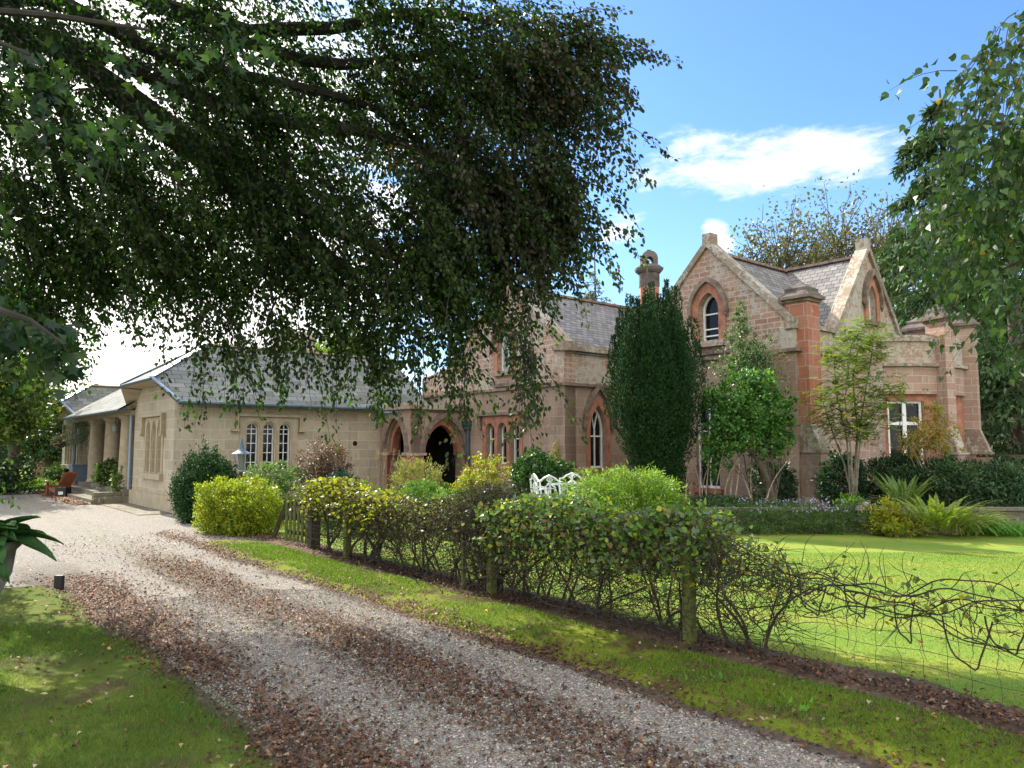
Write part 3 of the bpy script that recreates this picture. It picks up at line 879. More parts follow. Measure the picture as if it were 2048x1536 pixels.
hood(fMs, house, 1.23, .98, 2.27, .98, t=.09, out=.11, mat='darktrim')
m = MB(); fMs.box(m, .83, 1.63, 1.0, 1.115, -.1, .08); m.build('window_sill', M['redtrim'], house)
# M roof: ridge along u2
def gable_roof(fr, a0, a1, ac, zr, zl, zrr, o0, o1, matn, par, lift=-.12):
    """fr: gable frame; ridge runs along fr.n from o0 (front) to o1 (back)"""
    m = MB()
    L0, R0, A0 = fr.p(a0, zl + lift, o0), fr.p(a1, zrr + lift, o0), fr.p(ac, zr + lift, o0)
    L1, R1, A1 = fr.p(a0, zl + lift, o1), fr.p(a1, zrr + lift, o1), fr.p(ac, zr + lift, o1)
    m.add([L0, A0, R0, L1, A1, R1], [(0, 1, 4, 3), (1, 2, 5, 4)])
    r = m.build('roof', M[matn], par)
    MB().beam(A0 + Z * .02, A1 + Z * .02, .20, .07).build('ridge', M['ridge'], r)
    return r


def rake(fr, a0, z0, ac, zr, a1, z1, par, w=.34, t=.13, out=.06, mat='coping'):
    m = MB(); oo = out - w / 2
    m.beam(fr.p(a0, z0, oo), fr.p(ac, zr, oo), w, t, up=fr.n); m.beam(fr.p(ac, zr, oo), fr.p(a1, z1, oo), w, t, up=fr.n)
    # beam's w is along the in-plane side when up = n, so swap
    m2 = MB()
    for (p, q) in (((a0, z0), (ac, zr)), ((a1, z1), (ac, zr))):
        A = fr.p(p[0], p[1], 0); B = fr.p(q[0], q[1], 0); d = nrm(B - A); up = nrm(np.cross(fr.n, d));
        if up[2] < 0: up = -up
        r = []
        for P_ in (A, B):
            r.append([P_ + fr.n * out, P_ - fr.n * (w - out), P_ - fr.n * (w - out) + up * t, P_ + fr.n * out + up * t])
        m2.hexa(r[0] + r[1])
    m2.box(fr.p(ac, zr + .02, out - w / 2), w * .9, .26, .34, fr.n, fr.u)
    for (p) in ((a0, z0), (a1, z1)):
        m2.box(fr.p(p[0], p[1] - .14, out - w / 2), w * .96, .30, .24, fr.n, fr.u)
    return m2.build('gable_coping', M[mat], par)


gable_roof(fM, gl, gr + .05, ga, gz, ge - .05, ge, -.3, -8, 'slate2', house)
rake(fM, gl, ge - .05, ga, gz, gr + .05, ge + .06, house)
# --- right wing, gable to the left
ra, rz_, re_ = 2.42, 6.98, 4.70
m = MB(); hF = arch(2.55, .72, .62, 2.35, .62)
fR.wall(m, [(0.0, 0), (4.95, 0), (4.95, 4.02), (0, 4.02)], [hF], T=.4); m.build('wall', M['redlow'], house)
hW = arch(2.42, .60, 4.46, 5.28, .46)
m = MB(); fR.wall(m, [(0, 4.04), (4.95, 4.04), (4.95, re_ - .15), (4.70, re_), (ra, rz_), (.16, re_), (0, re_ - .1)], [hW], T=.38, front=-.02); m.build('gable_wall', M['red'], house)
window(fR, house, 2.42, .60, 4.46, 5.28, .46, rec=.22, fw=.05, vbars=(), hbars=(5.20, 4.62, 4.80), sill=(.22, .16, .14, 'coping'))
m = MB(); ring(fR, m, arch(2.42, 1.04, 4.46, 5.24, .80), arch(2.42, .62, 4.46, 5.28, .47), -.06, .03, False); m.build('window_surround', M['redtrim'], house)
hood(fR, house, 2.42, 1.04, 5.24, .80, t=.09, out=.12, mat='darktrim')
window(fR, house, 2.55, .72, .62, 2.35, .62, rec=.16, fw=.06, vbars=(0,), hbars=(2.1,), sill=(.1, .12, .1, 'redtrim'))
m = MB(); fR.box(m, .0, 4.95, 3.95, 4.035, -.1, .11); fRs.box(m, -.08, 5.4, 3.952, 4.037, -.1, .112); fR.box(m, 1.8, 3.0, 4.10, 4.20, -.1, .08); m.build('string_course', M['darktrim'], house)
rake(fR, .10, re_ - .05, ra, rz_, 4.75, re_ - .05, house, w=.36, t=.15)
# main roof of right wing: ridge u2 from gable to the cross roof
m = MB(); E0 = fR.p(.1, re_ - .22, -.3); E1 = fR.p(.1, re_ - .22, -4.2); A0 = fR.p(ra, rz_ - .12, -.3); A1 = fR.p(ra, rz_ - .12, -4.0); L0 = fR.p(4.75, re_ - .22, -.3); L1 = fR.p(4.75, re_ - .22, -4.2)
m.add([E0, A0, A1, E1, L0, L1], [(0, 1, 2, 3), (1, 4, 5, 2)]); rr = m.build('roof', M['slate2'], house); MB().beam(A0 + Z * .03, A1 + Z * .03, .2, .07).build('ridge', M['ridge'], rr)
# cross gable to the garden
ca_, cz_, c0_, c1_, ce_ = 3.88, 7.02, 2.05, 5.71, 4.66
hC = arch(4.02, .46, 5.08, 5.62, .46)
m = MB(); fRs.wall(m, [(0.003, .2), (6.0, .2), (6.0, 4.02), (.003, 4.02)], [], T=.4); m.build('wall', M['redfresh'], house)
m = MB(); fRs.wall(m, [(.003, 4.04), (6.0, 4.04), (6.0, 4.52), (c1_, ce_), (ca_, cz_), (c0_, ce_), (c0_ - .3, 4.56), (.003, 4.56)], [hC], T=.38, front=-.022); m.build('gable_wall', M['parapet'], house)
window(fRs, house, 4.02, .46, 5.08, 5.62, .46, rec=.2, fw=.045, vbars=(), hbars=(5.5,), sill=(.18, .12, .16, 'darktrim'), glass='glassgrey')
m = MB(); ring(fRs, m, arch(4.02, .86, 5.08, 5.58, .80), arch(4.02, .48, 5.08, 5.62, .47), -.06, .03, False); m.build('window_surround', M['redtrim'], house)
hood(fRs, house, 4.02, .86, 5.58, .80, t=.09, out=.12, mat='darktrim')
rake(fRs, c0_ - .05, ce_ - .06, ca_, cz_, c1_ + .05, ce_ - .06, house, w=.34, t=.13)
gable_roof(fRs, c0_, c1_, ca_, cz_, ce_, ce_, -.3, -5.5, 'slate2', house)
m = MB(); fRs.box(m, .18, c0_ + .1, 4.565, 4.66, -.36, .06); fRs.box(m, c1_ - .05, 6.0, 4.525, 4.62, -.36, .06); m.pieces('parapet_coping', M['coping'], house)


def buttress(fr, a, w, proj, z0, z1, offs, ztop, cap=True, mat='redpier', capw=.16):
    """tall pier with a sloped offset; fr outward n"""
    m = MB(); zo = offs
    r = [fr.p(a - w / 2, z0, -.1), fr.p(a + w / 2, z0, -.1), fr.p(a + w / 2, z0, proj), fr.p(a - w / 2, z0, proj)]
    m.hexa(r + [p + Z * (zo - z0) for p in r])
    m.build('buttress', M['redlow'], house)
    m = MB(); p2 = proj * .55
    r = [fr.p(a - w / 2, zo + .002, -.1), fr.p(a + w / 2, zo + .002, -.1), fr.p(a + w / 2, zo + .002, proj), fr.p(a - w / 2, zo + .002, proj)]
    t = [fr.p(a - w / 2, zo + .62, -.1), fr.p(a + w / 2, zo + .62, -.1), fr.p(a + w / 2, zo + .62, p2), fr.p(a - w / 2, zo + .62, p2)]
    m.hexa(r + t); m.box(fr.p(a, zo - .06, (proj - .1) / 2), w + .08, proj + .18, .058, fr.u, fr.n); m.build('offset_slope', M['coping'], house)
    m = MB(); zz = zo + .622; w2 = w * .96
    r = [fr.p(a - w2 / 2, zz, -.3), fr.p(a + w2 / 2, zz, -.3), fr.p(a + w2 / 2, zz, p2), fr.p(a - w2 / 2, zz, p2)]
    m.hexa(r + [p + Z * (ztop - zz) for p in r]); m.build('buttress', M[mat], house)
    if cap: capstone(fr.p(a, ztop, (p2 - .3) / 2), w2, p2 + .3, fr.u, fr.n, capw)


def capstone(c, sx, sy, u, n, cw=.16, s=1.0):
    m = MB(); c = V(*c)
    m.box(c + Z * .001, sx + cw * .6, sy + cw * .6, .07, u, n); m.box(c + Z * .073, sx + cw * 1.5, sy + cw * 1.5, .07, u, n)
    m.build('cornice', M['darktrim'], house)
    m = MB(); a = V(*u) * (sx / 2 + cw * .7); b = V(*n) * (sy / 2 + cw * .7)
    z0 = c + Z * .145; r = [z0 - a - b, z0 + a - b, z0 + a + b, z0 - a + b]; t = [z0 + Z * .12 + (p - z0) * .72 for p in r]; t2 = [p + Z * .08 for p in t]
    m.hexa(r + t); m.hexa([p + Z * .001 for p in t] + t2)
    top = z0 + Z * .38
    ridge = [top - V(*u) * sx * .12, top + V(*u) * sx * .12]
    m.add(t2 + ridge, [(0, 1, 5, 4), (2, 3, 4, 5), (1, 2, 5), (3, 0, 4)])
    m.build('pinnacle', M['capstone'], house)


# corner buttress: its left flank is the gable plane, its face looks to the garden and camera
fBd = FR(Bc, nrm(u2 * 1.0 + u1 * 0.0), -u1)
buttress(FR(Bc, u2, -u1), .38, .58, .50, 0, 0, 1.62, 5.15, capw=.15)
# bow: round bay at the right end
q1, q2, q3 = gd(1761, 729, 3.9), gd(1861, 729, 3.9), gd(1931, 742, 3.9)


def circ(a, b, c):
    A = np.array([[b[0] - a[0], b[1] - a[1]], [c[0] - a[0], c[1] - a[1]]]); r = np.array([(b @ b - a @ a) / 2, (c @ c - a @ a) / 2])
    ce = np.linalg.solve(A, r); return ce, np.linalg.norm(a - ce)


bc, br_ = circ(q1[:2], q2[:2], q3[:2])
print('BOW', bc, br_)
BC = V(bc[0], bc[1], 0); BR = br_


def bow_pt(th, r, z): return BC + V(math.cos(th), math.sin(th), 0) * r + Z * z


def bow_band(mb, t0, t1, r0, r1, z0, z1, n=8):
    ts = np.linspace(t0, t1, n + 1)
    for i in range(n):
        a, b = ts[i], ts[i + 1]
        r = [bow_pt(a, r0, z0), bow_pt(a, r1, z0), bow_pt(b, r1, z0), bow_pt(b, r0, z0)]
        mb.hexa(r + [p + Z * (z1 - z0) for p in r])


def th_of(px, y=740, z=3.9):
    """angle on the bow at which the outer face is seen at this picture column"""
    best = None
    for t in np.linspace(-math.pi, 0.3, 800):
        p = bow_pt(t, BR, z); d = p - C
        x = 1024 + 1500 * d[0] / (d @ _F)
        vis = (C - p)[:2] @ np.array([math.cos(t), math.sin(t)]) > 0
        if vis and (best is None or abs(x - px) < best[0]): best = (abs(x - px), t)
    return best[1]


tW0, tW1 = th_of(1772), th_of(1848); tB0, tB1 = th_of(1745), th_of(1881); tV0, tV1 = th_of(1893), th_of(1907); tE = th_of(1925)
print('bow angles', tW0, tW1, tB0, tB1, tV0, tV1, tE)
m = MB(); bow_band(m, -math.pi, .6, BR - .3, BR, 3.10, 3.84, 30); m.build('bow_wall', M['redfresh'], house, smooth=False)
m = MB(); bow_band(m, -math.pi, .6, BR - .3, BR - .02, 3.93, 4.52, 36); m.build('parapet', M['parapet'], house)
m = MB(); bow_band(m, -math.pi, .6, BR - .3, BR + .10, 3.842, 3.928, 36); m.build('string_course', M['coping'], house)
m = MB(); bow_band(m, -math.pi, .6, BR - .35, BR + .04, 4.522, 4.62, 36); bow_band(m, -math.pi, .6, BR - .3, BR - .03, 4.622, 4.70, 36); m.build('parapet_coping', M['coping'], house)
m = MB(); bow_band(m, -math.pi, .6, BR - .36, BR - .06, 0.3, 1.12, 30)
for (a, b) in ((-math.pi, tW0), (tW1, tV0), (tV1, .6)):
    bow_band(m, a, b, BR - .36, BR - .06, 1.122, 2.92, 8)
m.build('bow_wall', M['redtrim'], house, label='plain red lower wall of the bow around its windows')
m = MB(); bow_band(m, -math.pi, .6, BR - .42, BR - .10, 2.922, 3.098, 30); m.build('lintel', M['redtrim'], house)


def bow_window(t0, t1, z0, z1, two=True):
    A = bow_pt(t0, BR - .22, 0); B = bow_pt(t1, BR - .22, 0); d = nrm(B - A); n = V(d[1], -d[0], 0)
    if n @ (C - A) < 0: n = -n
    f = FR(A, d, n); L = np.linalg.norm(B - A)
    g = MB(); f.wall(g, [(0, z0), (L, z0), (L, z1), (0, z1)], T=.01, front=0); w_ = g.build('window', M['glass'], house)
    k = MB(); ring(f, k, [(0, z0), (L, z0), (L, z1), (0, z1)], [(.06, z0 + .06), (L - .06, z0 + .06), (L - .06, z1 - .06), (.06, z1 - .06)], .004, .06)
    if two: f.box(k, L / 2 - .05, L / 2 + .05, z0, z1, .003, .065)
    f.box(k, 0.01, L - .01, z0 + (z1 - z0) * .64, z0 + (z1 - z0) * .64 + .09, .002, .055)
    k.build('window_frame', M['white'], w_)


bow_window(tW0, tW1, 1.13, 2.92); bow_window(tV0, tV1, 1.13, 2.9, False)
m = MB(); m.lathe(BC + Z * 4.02, [(BR - .32, 0), (BR - .32, .02)], 40); m.build('flat_roof', M['lead'], house)
for (tb, zt, w_) in ((tB0, 4.0, .40), (tB1, 5.05, .32), (tE + .10, 5.0, .34)):
    n = V(math.cos(tb), math.sin(tb), 0); u = V(-n[1], n[0], 0)
    o_ = BC + n * BR
    f = FR(o_, u, n)
    if tb == tB0: f.box(MB(), 0, 0, 0, 0, 0, 0); mm = MB(); f.box(mm, -.2, .2, .2, 4.35, -.2, .22); mm.build('buttress', M['parapet'], house)
    else: buttress(f, 0, w_, .52, 0.2, 0, 1.55, zt, capw=.13, mat='redfresh')
# pinnacle standing behind the bow parapet
c = at(1841, 660, 22.6); c[2] = 3.9
m = MB(); m.box(c, .5, .5, 1.22, u2, u1); m.build('chimney', M['redpier'], house); capstone(V(c[0], c[1], 5.12), .5, .5, u2, u1, .22)
# octagonal chimney with pierced top
cc = at(1299, 600, 24.0); cz0 = 4.5; topz = at(1299, 505, 24.0)[2]
m = MB(); m.lathe((cc[0], cc[1], cz0), [(.32, 0), (.32, topz - cz0 - 1.15)], 8, .39); ch = m.build('chimney', M['redpier'], house)
zz = topz - 1.15
m = MB(); m.lathe((cc[0], cc[1], zz), [(.34, 0), (.34, .45)], 8, .39); m.lathe((cc[0], cc[1], zz + .452), [(.38, 0), (.46, .08), (.48, .15), (.38, .22), (.34, .26)], 8, .39); m.build('chimney_cap', M['capstone'], ch)
fC = FR((cc[0], cc[1], 0), u2, -u1)
m = MB()
for th in (0, math.pi / 4):
    pass
fc = FR((cc[0], cc[1], 0), V(1, 0, 0), V(0, -1, 0))
zb = zz + .71
fc.wall(m, arch(0, .52, zb, zb + .22, .24), [arch(0, .22, zb + .02, zb + .14, .13)], T=.36, front=.18)
m.box((cc[0], cc[1], topz - .06), .12, .12, .14); m.build('chimney_pot', M['capstone'], ch)
# downpipe on porch corner and its hopper
dp = P2 - u1 * .12 - u2 * .08
m = MB(); m.tube([dp + Z * 2.35, dp + Z * .1], .055, 8); m.box(dp + Z * 2.34, .30, .22, .12, u2, u1); m.box(dp + Z * 2.22, .2, .15, .118, u2, u1)
for z in (1.9, 1.5, .95): m.tube([dp + Z * z, dp + Z * (z + .07)], .072, 8)
m.build('downpipe', M['gutter'], house)
#PART2
# ------------------------------------------------------------------ planting helpers
def np_tubes(P, rad, n=3):
    """P (S,k,3) polylines, rad (k,) or (S,k): returns quads (m,4,3)"""
    S, k, _ = P.shape
    rad = np.broadcast_to(np.array(rad, float), (S, k))
    d = nrm(np.gradient(P, axis=1)); ref = V(.31, .17, .93)
    a = nrm(np.cross(d, np.broadcast_to(ref, d.shape))); b = np.cross(d, a)
    rings = []
    for j in range(n):
        t = 2 * math.pi * j / n
        rings.append(P + rad[..., None] * (math.cos(t) * a + math.sin(t) * b))
    Rg = np.stack(rings, 2)          # S,k,n,3
    q = []
    for j in range(n):
        j2 = (j + 1) % n
        q.append(np.stack([Rg[:, :-1, j], Rg[:, :-1, j2], Rg[:, 1:, j2], Rg[:, 1:, j]], 2).reshape(-1, 4, 3))
    return np.concatenate(q)


def walks(P, D, k, step, turn, grav=0.0, keep=0.0):
    """random curving twigs"""
    S = len(P); pts = [P.copy()]; D = nrm(D); D0 = D.copy(); w = RS.normal(size=(S, 3)) * turn
    for i in range(k - 1):
        w = w * .75 + RS.normal(size=(S, 3)) * turn * .6
        D = nrm(D + w + V(0, 0, -grav) + keep * D0)
        pts.append(pts[-1] + D * (step if np.isscalar(step) else step[:, None]))
    return np.stack(pts, 1)


def sprays(A, D, Ls, K, lL, lW, droop=.5, spread=.3, nup=1.0, flop=.5, shape=OVATE):
    S = len(A); D = nrm(D)
    s = RS.uniform(.04, 1, (S, K)) ** .85
    Nn = nrm(np.array([0, 0, nup]) + RS.normal(size=(S, 3)) * .45)
    Sd = nrm(np.cross(Nn, D))
    u = RS.triangular(-1, 0, 1, (S, K)) * spread * (1.15 - s * .8)
    L = Ls[:, None]
    pos = A[:, None] + D[:, None] * (L * s)[..., None] - Z * (droop * L * s ** 2)[..., None] + Sd[:, None] * (u * L)[..., None] \
        - Z * (np.abs(u) * L * .35)[..., None] + RS.normal(size=(S, K, 3)) * .03
    ld = D[:, None] * .6 + Sd[:, None] * np.sign(u)[..., None] * .8 - Z * (flop + droop * s)[..., None] + RS.normal(size=(S, K, 3)) * .45
    nn = Nn[:, None] + RS.normal(size=(S, K, 3)) * .6
    n = S * K
    return leaf_shape(pos.reshape(n, 3), ld.reshape(n, 3), nn.reshape(n, 3), lL * RS.uniform(.7, 1.25, n), lW * RS.uniform(.7, 1.2, n), .18, shape)


def spray_twigs(A, D, Ls, droop, r=.006):
    s = np.linspace(0, 1, 5)[None, :, None]
    P = A[:, None] + nrm(D)[:, None] * Ls[:, None, None] * s - Z * droop * Ls[:, None, None] * s ** 2
    return np_tubes(P, np.linspace(r, r * .25, 5))


def blob_pts(c, r, n, lump=.24, deep=.5, pw=2.0, zmin=None, freq=3.0, seed=0):
    c = V(*c); r = V(*r)
    d = nrm(RS.normal(size=(n, 3)))
    k = (np.abs(d) ** pw).sum(1) ** (-1 / pw) if pw != 2 else np.ones(n)
    lm = 1 + lump * vnoise(d[:, 0] * freq + seed * 3.1 + d[:, 2] * 1.7, d[:, 1] * freq + d[:, 2] * freq, seed)
    lm = lm * (1 + lump * .55 * vnoise(d[:, 0] * freq * 3.3 + d[:, 2] * 4, d[:, 1] * freq * 3.3 - d[:, 2] * 5 + seed, seed + 40, 2))
    rr = k * lm * (1 - deep * RS.uniform(0, 1, n) ** 1.8)
    sh = RS.uniform(0, 1, n) < .05; rr = np.where(sh, rr * (1 + .16 * RS.uniform(0, 1, n)), rr)
    P = c + d * r * rr[:, None]
    N = nrm(d / r)
    if n > 300:      # leaves gather on shoots
        m_ = max(8, n // 55); hub = RS.randint(0, n, m_); lab = RS.randint(0, m_, n); cl_ = RS.uniform(0, 1, n) < .62
        off = RS.normal(size=(n, 3)) * r * .075 + N[hub][lab] * (np.abs(RS.normal(size=(n, 1))) * r * .09)
        P = np.where(cl_[:, None], P[hub][lab] + off, P); N = np.where(cl_[:, None], nrm(N[hub][lab] + off / r * 3), N)
    if zmin is not None:
        ok = P[:, 2] > zmin; P, N = P[ok], N[ok]
    return P, N


def plant(name, label, cat, base, crowns, cols, w=None, leaf=(.06, .035), mat='leaf', stems=6, stem_h=.5, stem_r=.012, stem_mat='twig', group=None, out=.8, up=.3, tumble=.7, part='foliage', stem_spread=.35, droop=0.0):
    """crowns: list of (centre, radii, n, kwargs)"""
    t = empty(name, base, label, cat, group)
    Ps, Ns = [], []
    for i, cr in enumerate(crowns):
        kw = dict(seed=i + int(abs(base[0]) * 7)); kw.update(cr[3] if len(cr) > 3 else {})
        P, N = blob_pts(cr[0], cr[1], cr[2], zmin=base[2] - .02, **kw); Ps.append(P); Ns.append(N)
    P = np.concatenate(Ps); N = np.concatenate(Ns); n = len(P)
    D = N * out + V(0, 0, up - droop) + RS.normal(size=(n, 3)) * tumble
    NN = N + V(0, 0, .5) + RS.normal(size=(n, 3)) * .6
    n = len(P)
    Q = leaf_shape(P, D, NN, leaf[0] * RS.uniform(.6, 1.3, n), leaf[1] * RS.uniform(.6, 1.3, n), .18, OVATE)
    np_mesh(part, Q, 4, M[mat], t, palette(n, cols, w))
    if stems:
        b = np.array(base, float) + RS.normal(size=(stems, 3)) * V(1, 1, 0) * stem_r * 4
        c = np.array([cr[0] for cr in crowns])[RS.randint(0, len(crowns), stems)]
        rr = np.array([cr[1] for cr in crowns]).mean(0)
        tgt = c + RS.uniform(-1, 1, (stems, 3)) * rr * stem_spread * 2
        tgt[:, 2] = np.maximum(tgt[:, 2], base[2] + stem_h)
        k = 7; s = np.linspace(0, 1, k)[None, :, None]
        mid = np.array(base) * .5 + tgt * .5 + RS.normal(size=(stems, 3)) * .08
        Pp = (1 - s) ** 2 * b[:, None] + 2 * s * (1 - s) * mid[:, None] + s ** 2 * tgt[:, None] + RS.normal(size=(stems, k, 3)) * .012
        np_mesh('stem', np_tubes(Pp, np.linspace(stem_r, stem_r * .35, k), 5), 4, M[stem_mat], t)
    return t


def strips(P, D, L, Wd, k=4, droop=.8, taper=True):
    """curved blades, k quads each"""
    n = len(P); D = nrm(D); L = np.broadcast_to(L, (n,)); Wd = np.broadcast_to(Wd, (n,))
    side = nrm(np.cross(D, np.broadcast_to(Z, D.shape)) + RS.normal(size=(n, 3)) * .1)
    s = np.linspace(0, 1, k + 1)
    hz = nrm(D * V(1, 1, 0) + 1e-4)
    pts = [P + D * (L * x)[:, None] - Z * (droop * L * x ** 2.2)[:, None] + hz * (.25 * droop * L * x ** 2)[:, None] for x in s]
    q = []
    for i in range(k):
        w0 = Wd * ((1 - s[i] ** 2) if taper else 1) / 2; w1 = Wd * ((1 - s[i + 1] ** 2) * .98 + .02 if taper else 1) / 2
        q.append(np.stack([pts[i] - side * w0[:, None], pts[i] + side * w0[:, None], pts[i + 1] + side * w1[:, None], pts[i + 1] - side * w1[:, None]], 1))
    return np.concatenate(q)      # ordered by segment; colours tile


def grass_clump(name, label, cat, base, n, L, Wd, cols, droop=.6, rad=.15, lean=.5, group=None, plumes=0):
    t = empty(name, base, label, cat, group)
    a = RS.uniform(0, 6.28, n); rr = rad * np.sqrt(RS.uniform(0, 1, n))
    P = np.array(base) + np.stack([np.cos(a) * rr, np.sin(a) * rr, np.zeros(n)], 1)
    D = np.stack([np.cos(a) * lean * RS.uniform(.1, 1, n), np.sin(a) * lean * RS.uniform(.1, 1, n), np.ones(n)], 1)
    Q = strips(P, D, L * RS.uniform(.5, 1.1, n), Wd, 4, droop)
    np_mesh('blades', Q, 4, M['leaf'], t, np.tile(palette(n, cols), (4, 1)))
    if plumes:
        P2 = walks(np.array(base) + RS.normal(size=(plumes, 3)) * V(.1, .1, 0), RS.normal(size=(plumes, 3)) * .18 + V(.1, 0, 1), 6, L * .27, .04)
        np_mesh('stem', np_tubes(P2, [.004] * 6), 4, M['barkpale'], t)
        tips = P2[:, -1]; k = 40
        pp = np.repeat(tips, k, 0) + RS.normal(size=(plumes * k, 3)) * V(.012, .012, .06)
        np_mesh('plume', leaf_quads(pp, RS.normal(size=pp.shape) * .5 + V(0, 0, 1), rdir(len(pp)), .03, .008), 4, M['litter'], t, palette(len(pp), [(.45, .33, .22), (.35, .22, .15)]))
    return t


def fern(name, label, base, nf, L, cols, rad=.1, w=.16, lean=1.0, droop=.55, group=None):
    t = empty(name, base, label, 'fern', group)
    a = np.linspace(0, 2 * math.pi, nf, endpoint=False) + RS.uniform(0, .4, nf)
    P = np.array(base) + np.stack([np.cos(a), np.sin(a), 0 * a], 1) * rad * RS.uniform(.2, 1, nf)[:, None]
    le = lean * RS.uniform(.35, 1.0, nf)
    D = nrm(np.stack([np.cos(a) * le, np.sin(a) * le, np.ones(nf)], 1)); Ls = L * RS.uniform(.7, 1.1, nf)
    hz = nrm(D * V(1, 1, 0)); k = 34; s = np.linspace(.12, 1, k)
    Qs = []; Pm = []
    sd = nrm(np.cross(D, np.broadcast_to(Z, D.shape)))
    pos = lambda x: P[:, None] + D[:, None] * (Ls[:, None] * x)[..., None] - Z * (droop * Ls[:, None] * x ** 2.4)[..., None] + hz[:, None] * (.2 * Ls[:, None] * x ** 2)[..., None]
    S_ = np.broadcast_to(s, (nf, k)); pp = pos(S_)
    tang = nrm(np.gradient(pp, axis=1))
    for sg in (-1, 1):
        ll = w * np.sin(np.clip(S_ * 1.05, 0, 1) ** .7 * math.pi * .98 + .1).clip(.05) * Ls[:, None] / L
        ld = sd[:, None] * sg + tang * .35 - Z * .15 + RS.normal(size=pp.shape) * .06
        nn = np.cross(tang, np.broadcast_to(sd[:, None], tang.shape)) + RS.normal(size=pp.shape) * .1
        Qs.append(leaf_quads(pp.reshape(-1, 3), ld.reshape(-1, 3), nn.reshape(-1, 3), ll.ravel(), Ls.repeat(k) / k * 1.15, .05))
    Q = np.concatenate(Qs); np_mesh('frond', Q, 4, M['leaf'], t, palette(len(Q), cols))
    np_mesh('stalk', np_tubes(pos(np.broadcast_to(np.linspace(0, 1, 7), (nf, 7))), np.linspace(.006, .002, 7)), 4, M['barkpale'], t)
    return t


G1 = [(.045, .10, .02), (.06, .13, .02), (.09, .17, .03)]
YG = [(.16, .25, .02), (.22, .30, .02), (.11, .18, .02)]
YEL = [(.45, .42, .03), (.32, .36, .03)]


def lobe(px, py, Y, rx, ry, rY, n):
    """spray anchors scattered through an ellipsoidal lobe of a crown"""
    c = at(px, py, Y); d = RS.normal(size=(n, 3)); d = nrm(d) * (RS.uniform(0, 1, n) ** .45)[:, None]
    return c + d * V(rx / 1500 * Y, rY, ry / 1500 * Y)


# ------------------------------------------------------------------ big copper beech over the drive
beech = empty('beech_tree', (-8.6, 8.6, 0), 'huge dark beech overhanging the drive with drooping green and copper sprays', 'tree')
greens = [(.024, .050, .010), (.036, .072, .013), (.016, .034, .010), (.060, .100, .018)]
copper = [(.045, .048, .026), (.065, .052, .034), (.038, .055, .022), (.075, .06, .034)]
LB = [  # px, py, Y, rx, ry, rY, n, copper share, direction
    (150, 120, 8.8, 330, 240, 1.8, 430, .0, (.5, 0, -.5)), (520, 120, 9, 320, 230, 1.8, 430, .1, (.7, 0, -.5)), (880, 110, 9, 230, 200, 1.2, 300, .5, (.8, 0, -.45)),
    (1040, 120, 8.6, 120, 130, .7, 130, 1., (.7, 0, -.6)), (960, 330, 8.6, 170, 120, .8, 190, .9, (.6, 0, -.8)), (1085, 330, 8.5, 60, 80, .5, 45, 1., (.4, 0, -.9)),
    (680, 380, 9, 280, 190, 1.4, 330, .3, (.7, 0, -.6)), (290, 390, 9, 300, 160, 1.8, 300, .0, (.6, 0, -.6)), (40, 430, 9, 150, 230, 1.8, 170, .0, (.5, 0, -.7)),
    (850, 490, 8.6, 150, 90, .7, 120, .3, (.6, 0, -.7)), (1000, 500, 8.5, 60, 100, .5, 52, .6, (.3, 0, -1)), (630, 500, 9, 110, 80, .7, 46, .1, (.3, 0, -.9)),
    (420, 510, 9, 150, 50, .8, 44, .1, (.4, 0, -.8)), (-20, 580, 10, 60, 100, .8, 36, .0, (.2, 0, -.9)), (740, 560, 8.6, 80, 60, .5, 22, .2, (.2, 0, -1)), (890, 560, 8.5, 60, 50, .4, 16, .2, (.2, 0, -1)),
    (1040, 640, 8.5, 26, 50, .3, 12, .8, (.05, 0, -1)), (900, 640, 8.5, 14, 20, .2, 4, .3, (.05, 0, -1)), (470, 600, 9, 130, 40, .6, 16, .2, (.1, 0, -1)), (690, 620, 9, 60, 30, .4, 7, .2, (.1, 0, -1)), (290, 590, 9, 40, 40, .4, 8, .2, (.1, 0, -1)), (1120, 60, 8.8, 60, 50, .4, 22, 1., (.9, 0, -.3)), (1130, 150, 8.7, 40, 70, .4, 20, 1., (.9, 0, -.5)),
    (1020, 400, 8.6, 90, 160, .6, 60, .9, (.4, 0, -1))]
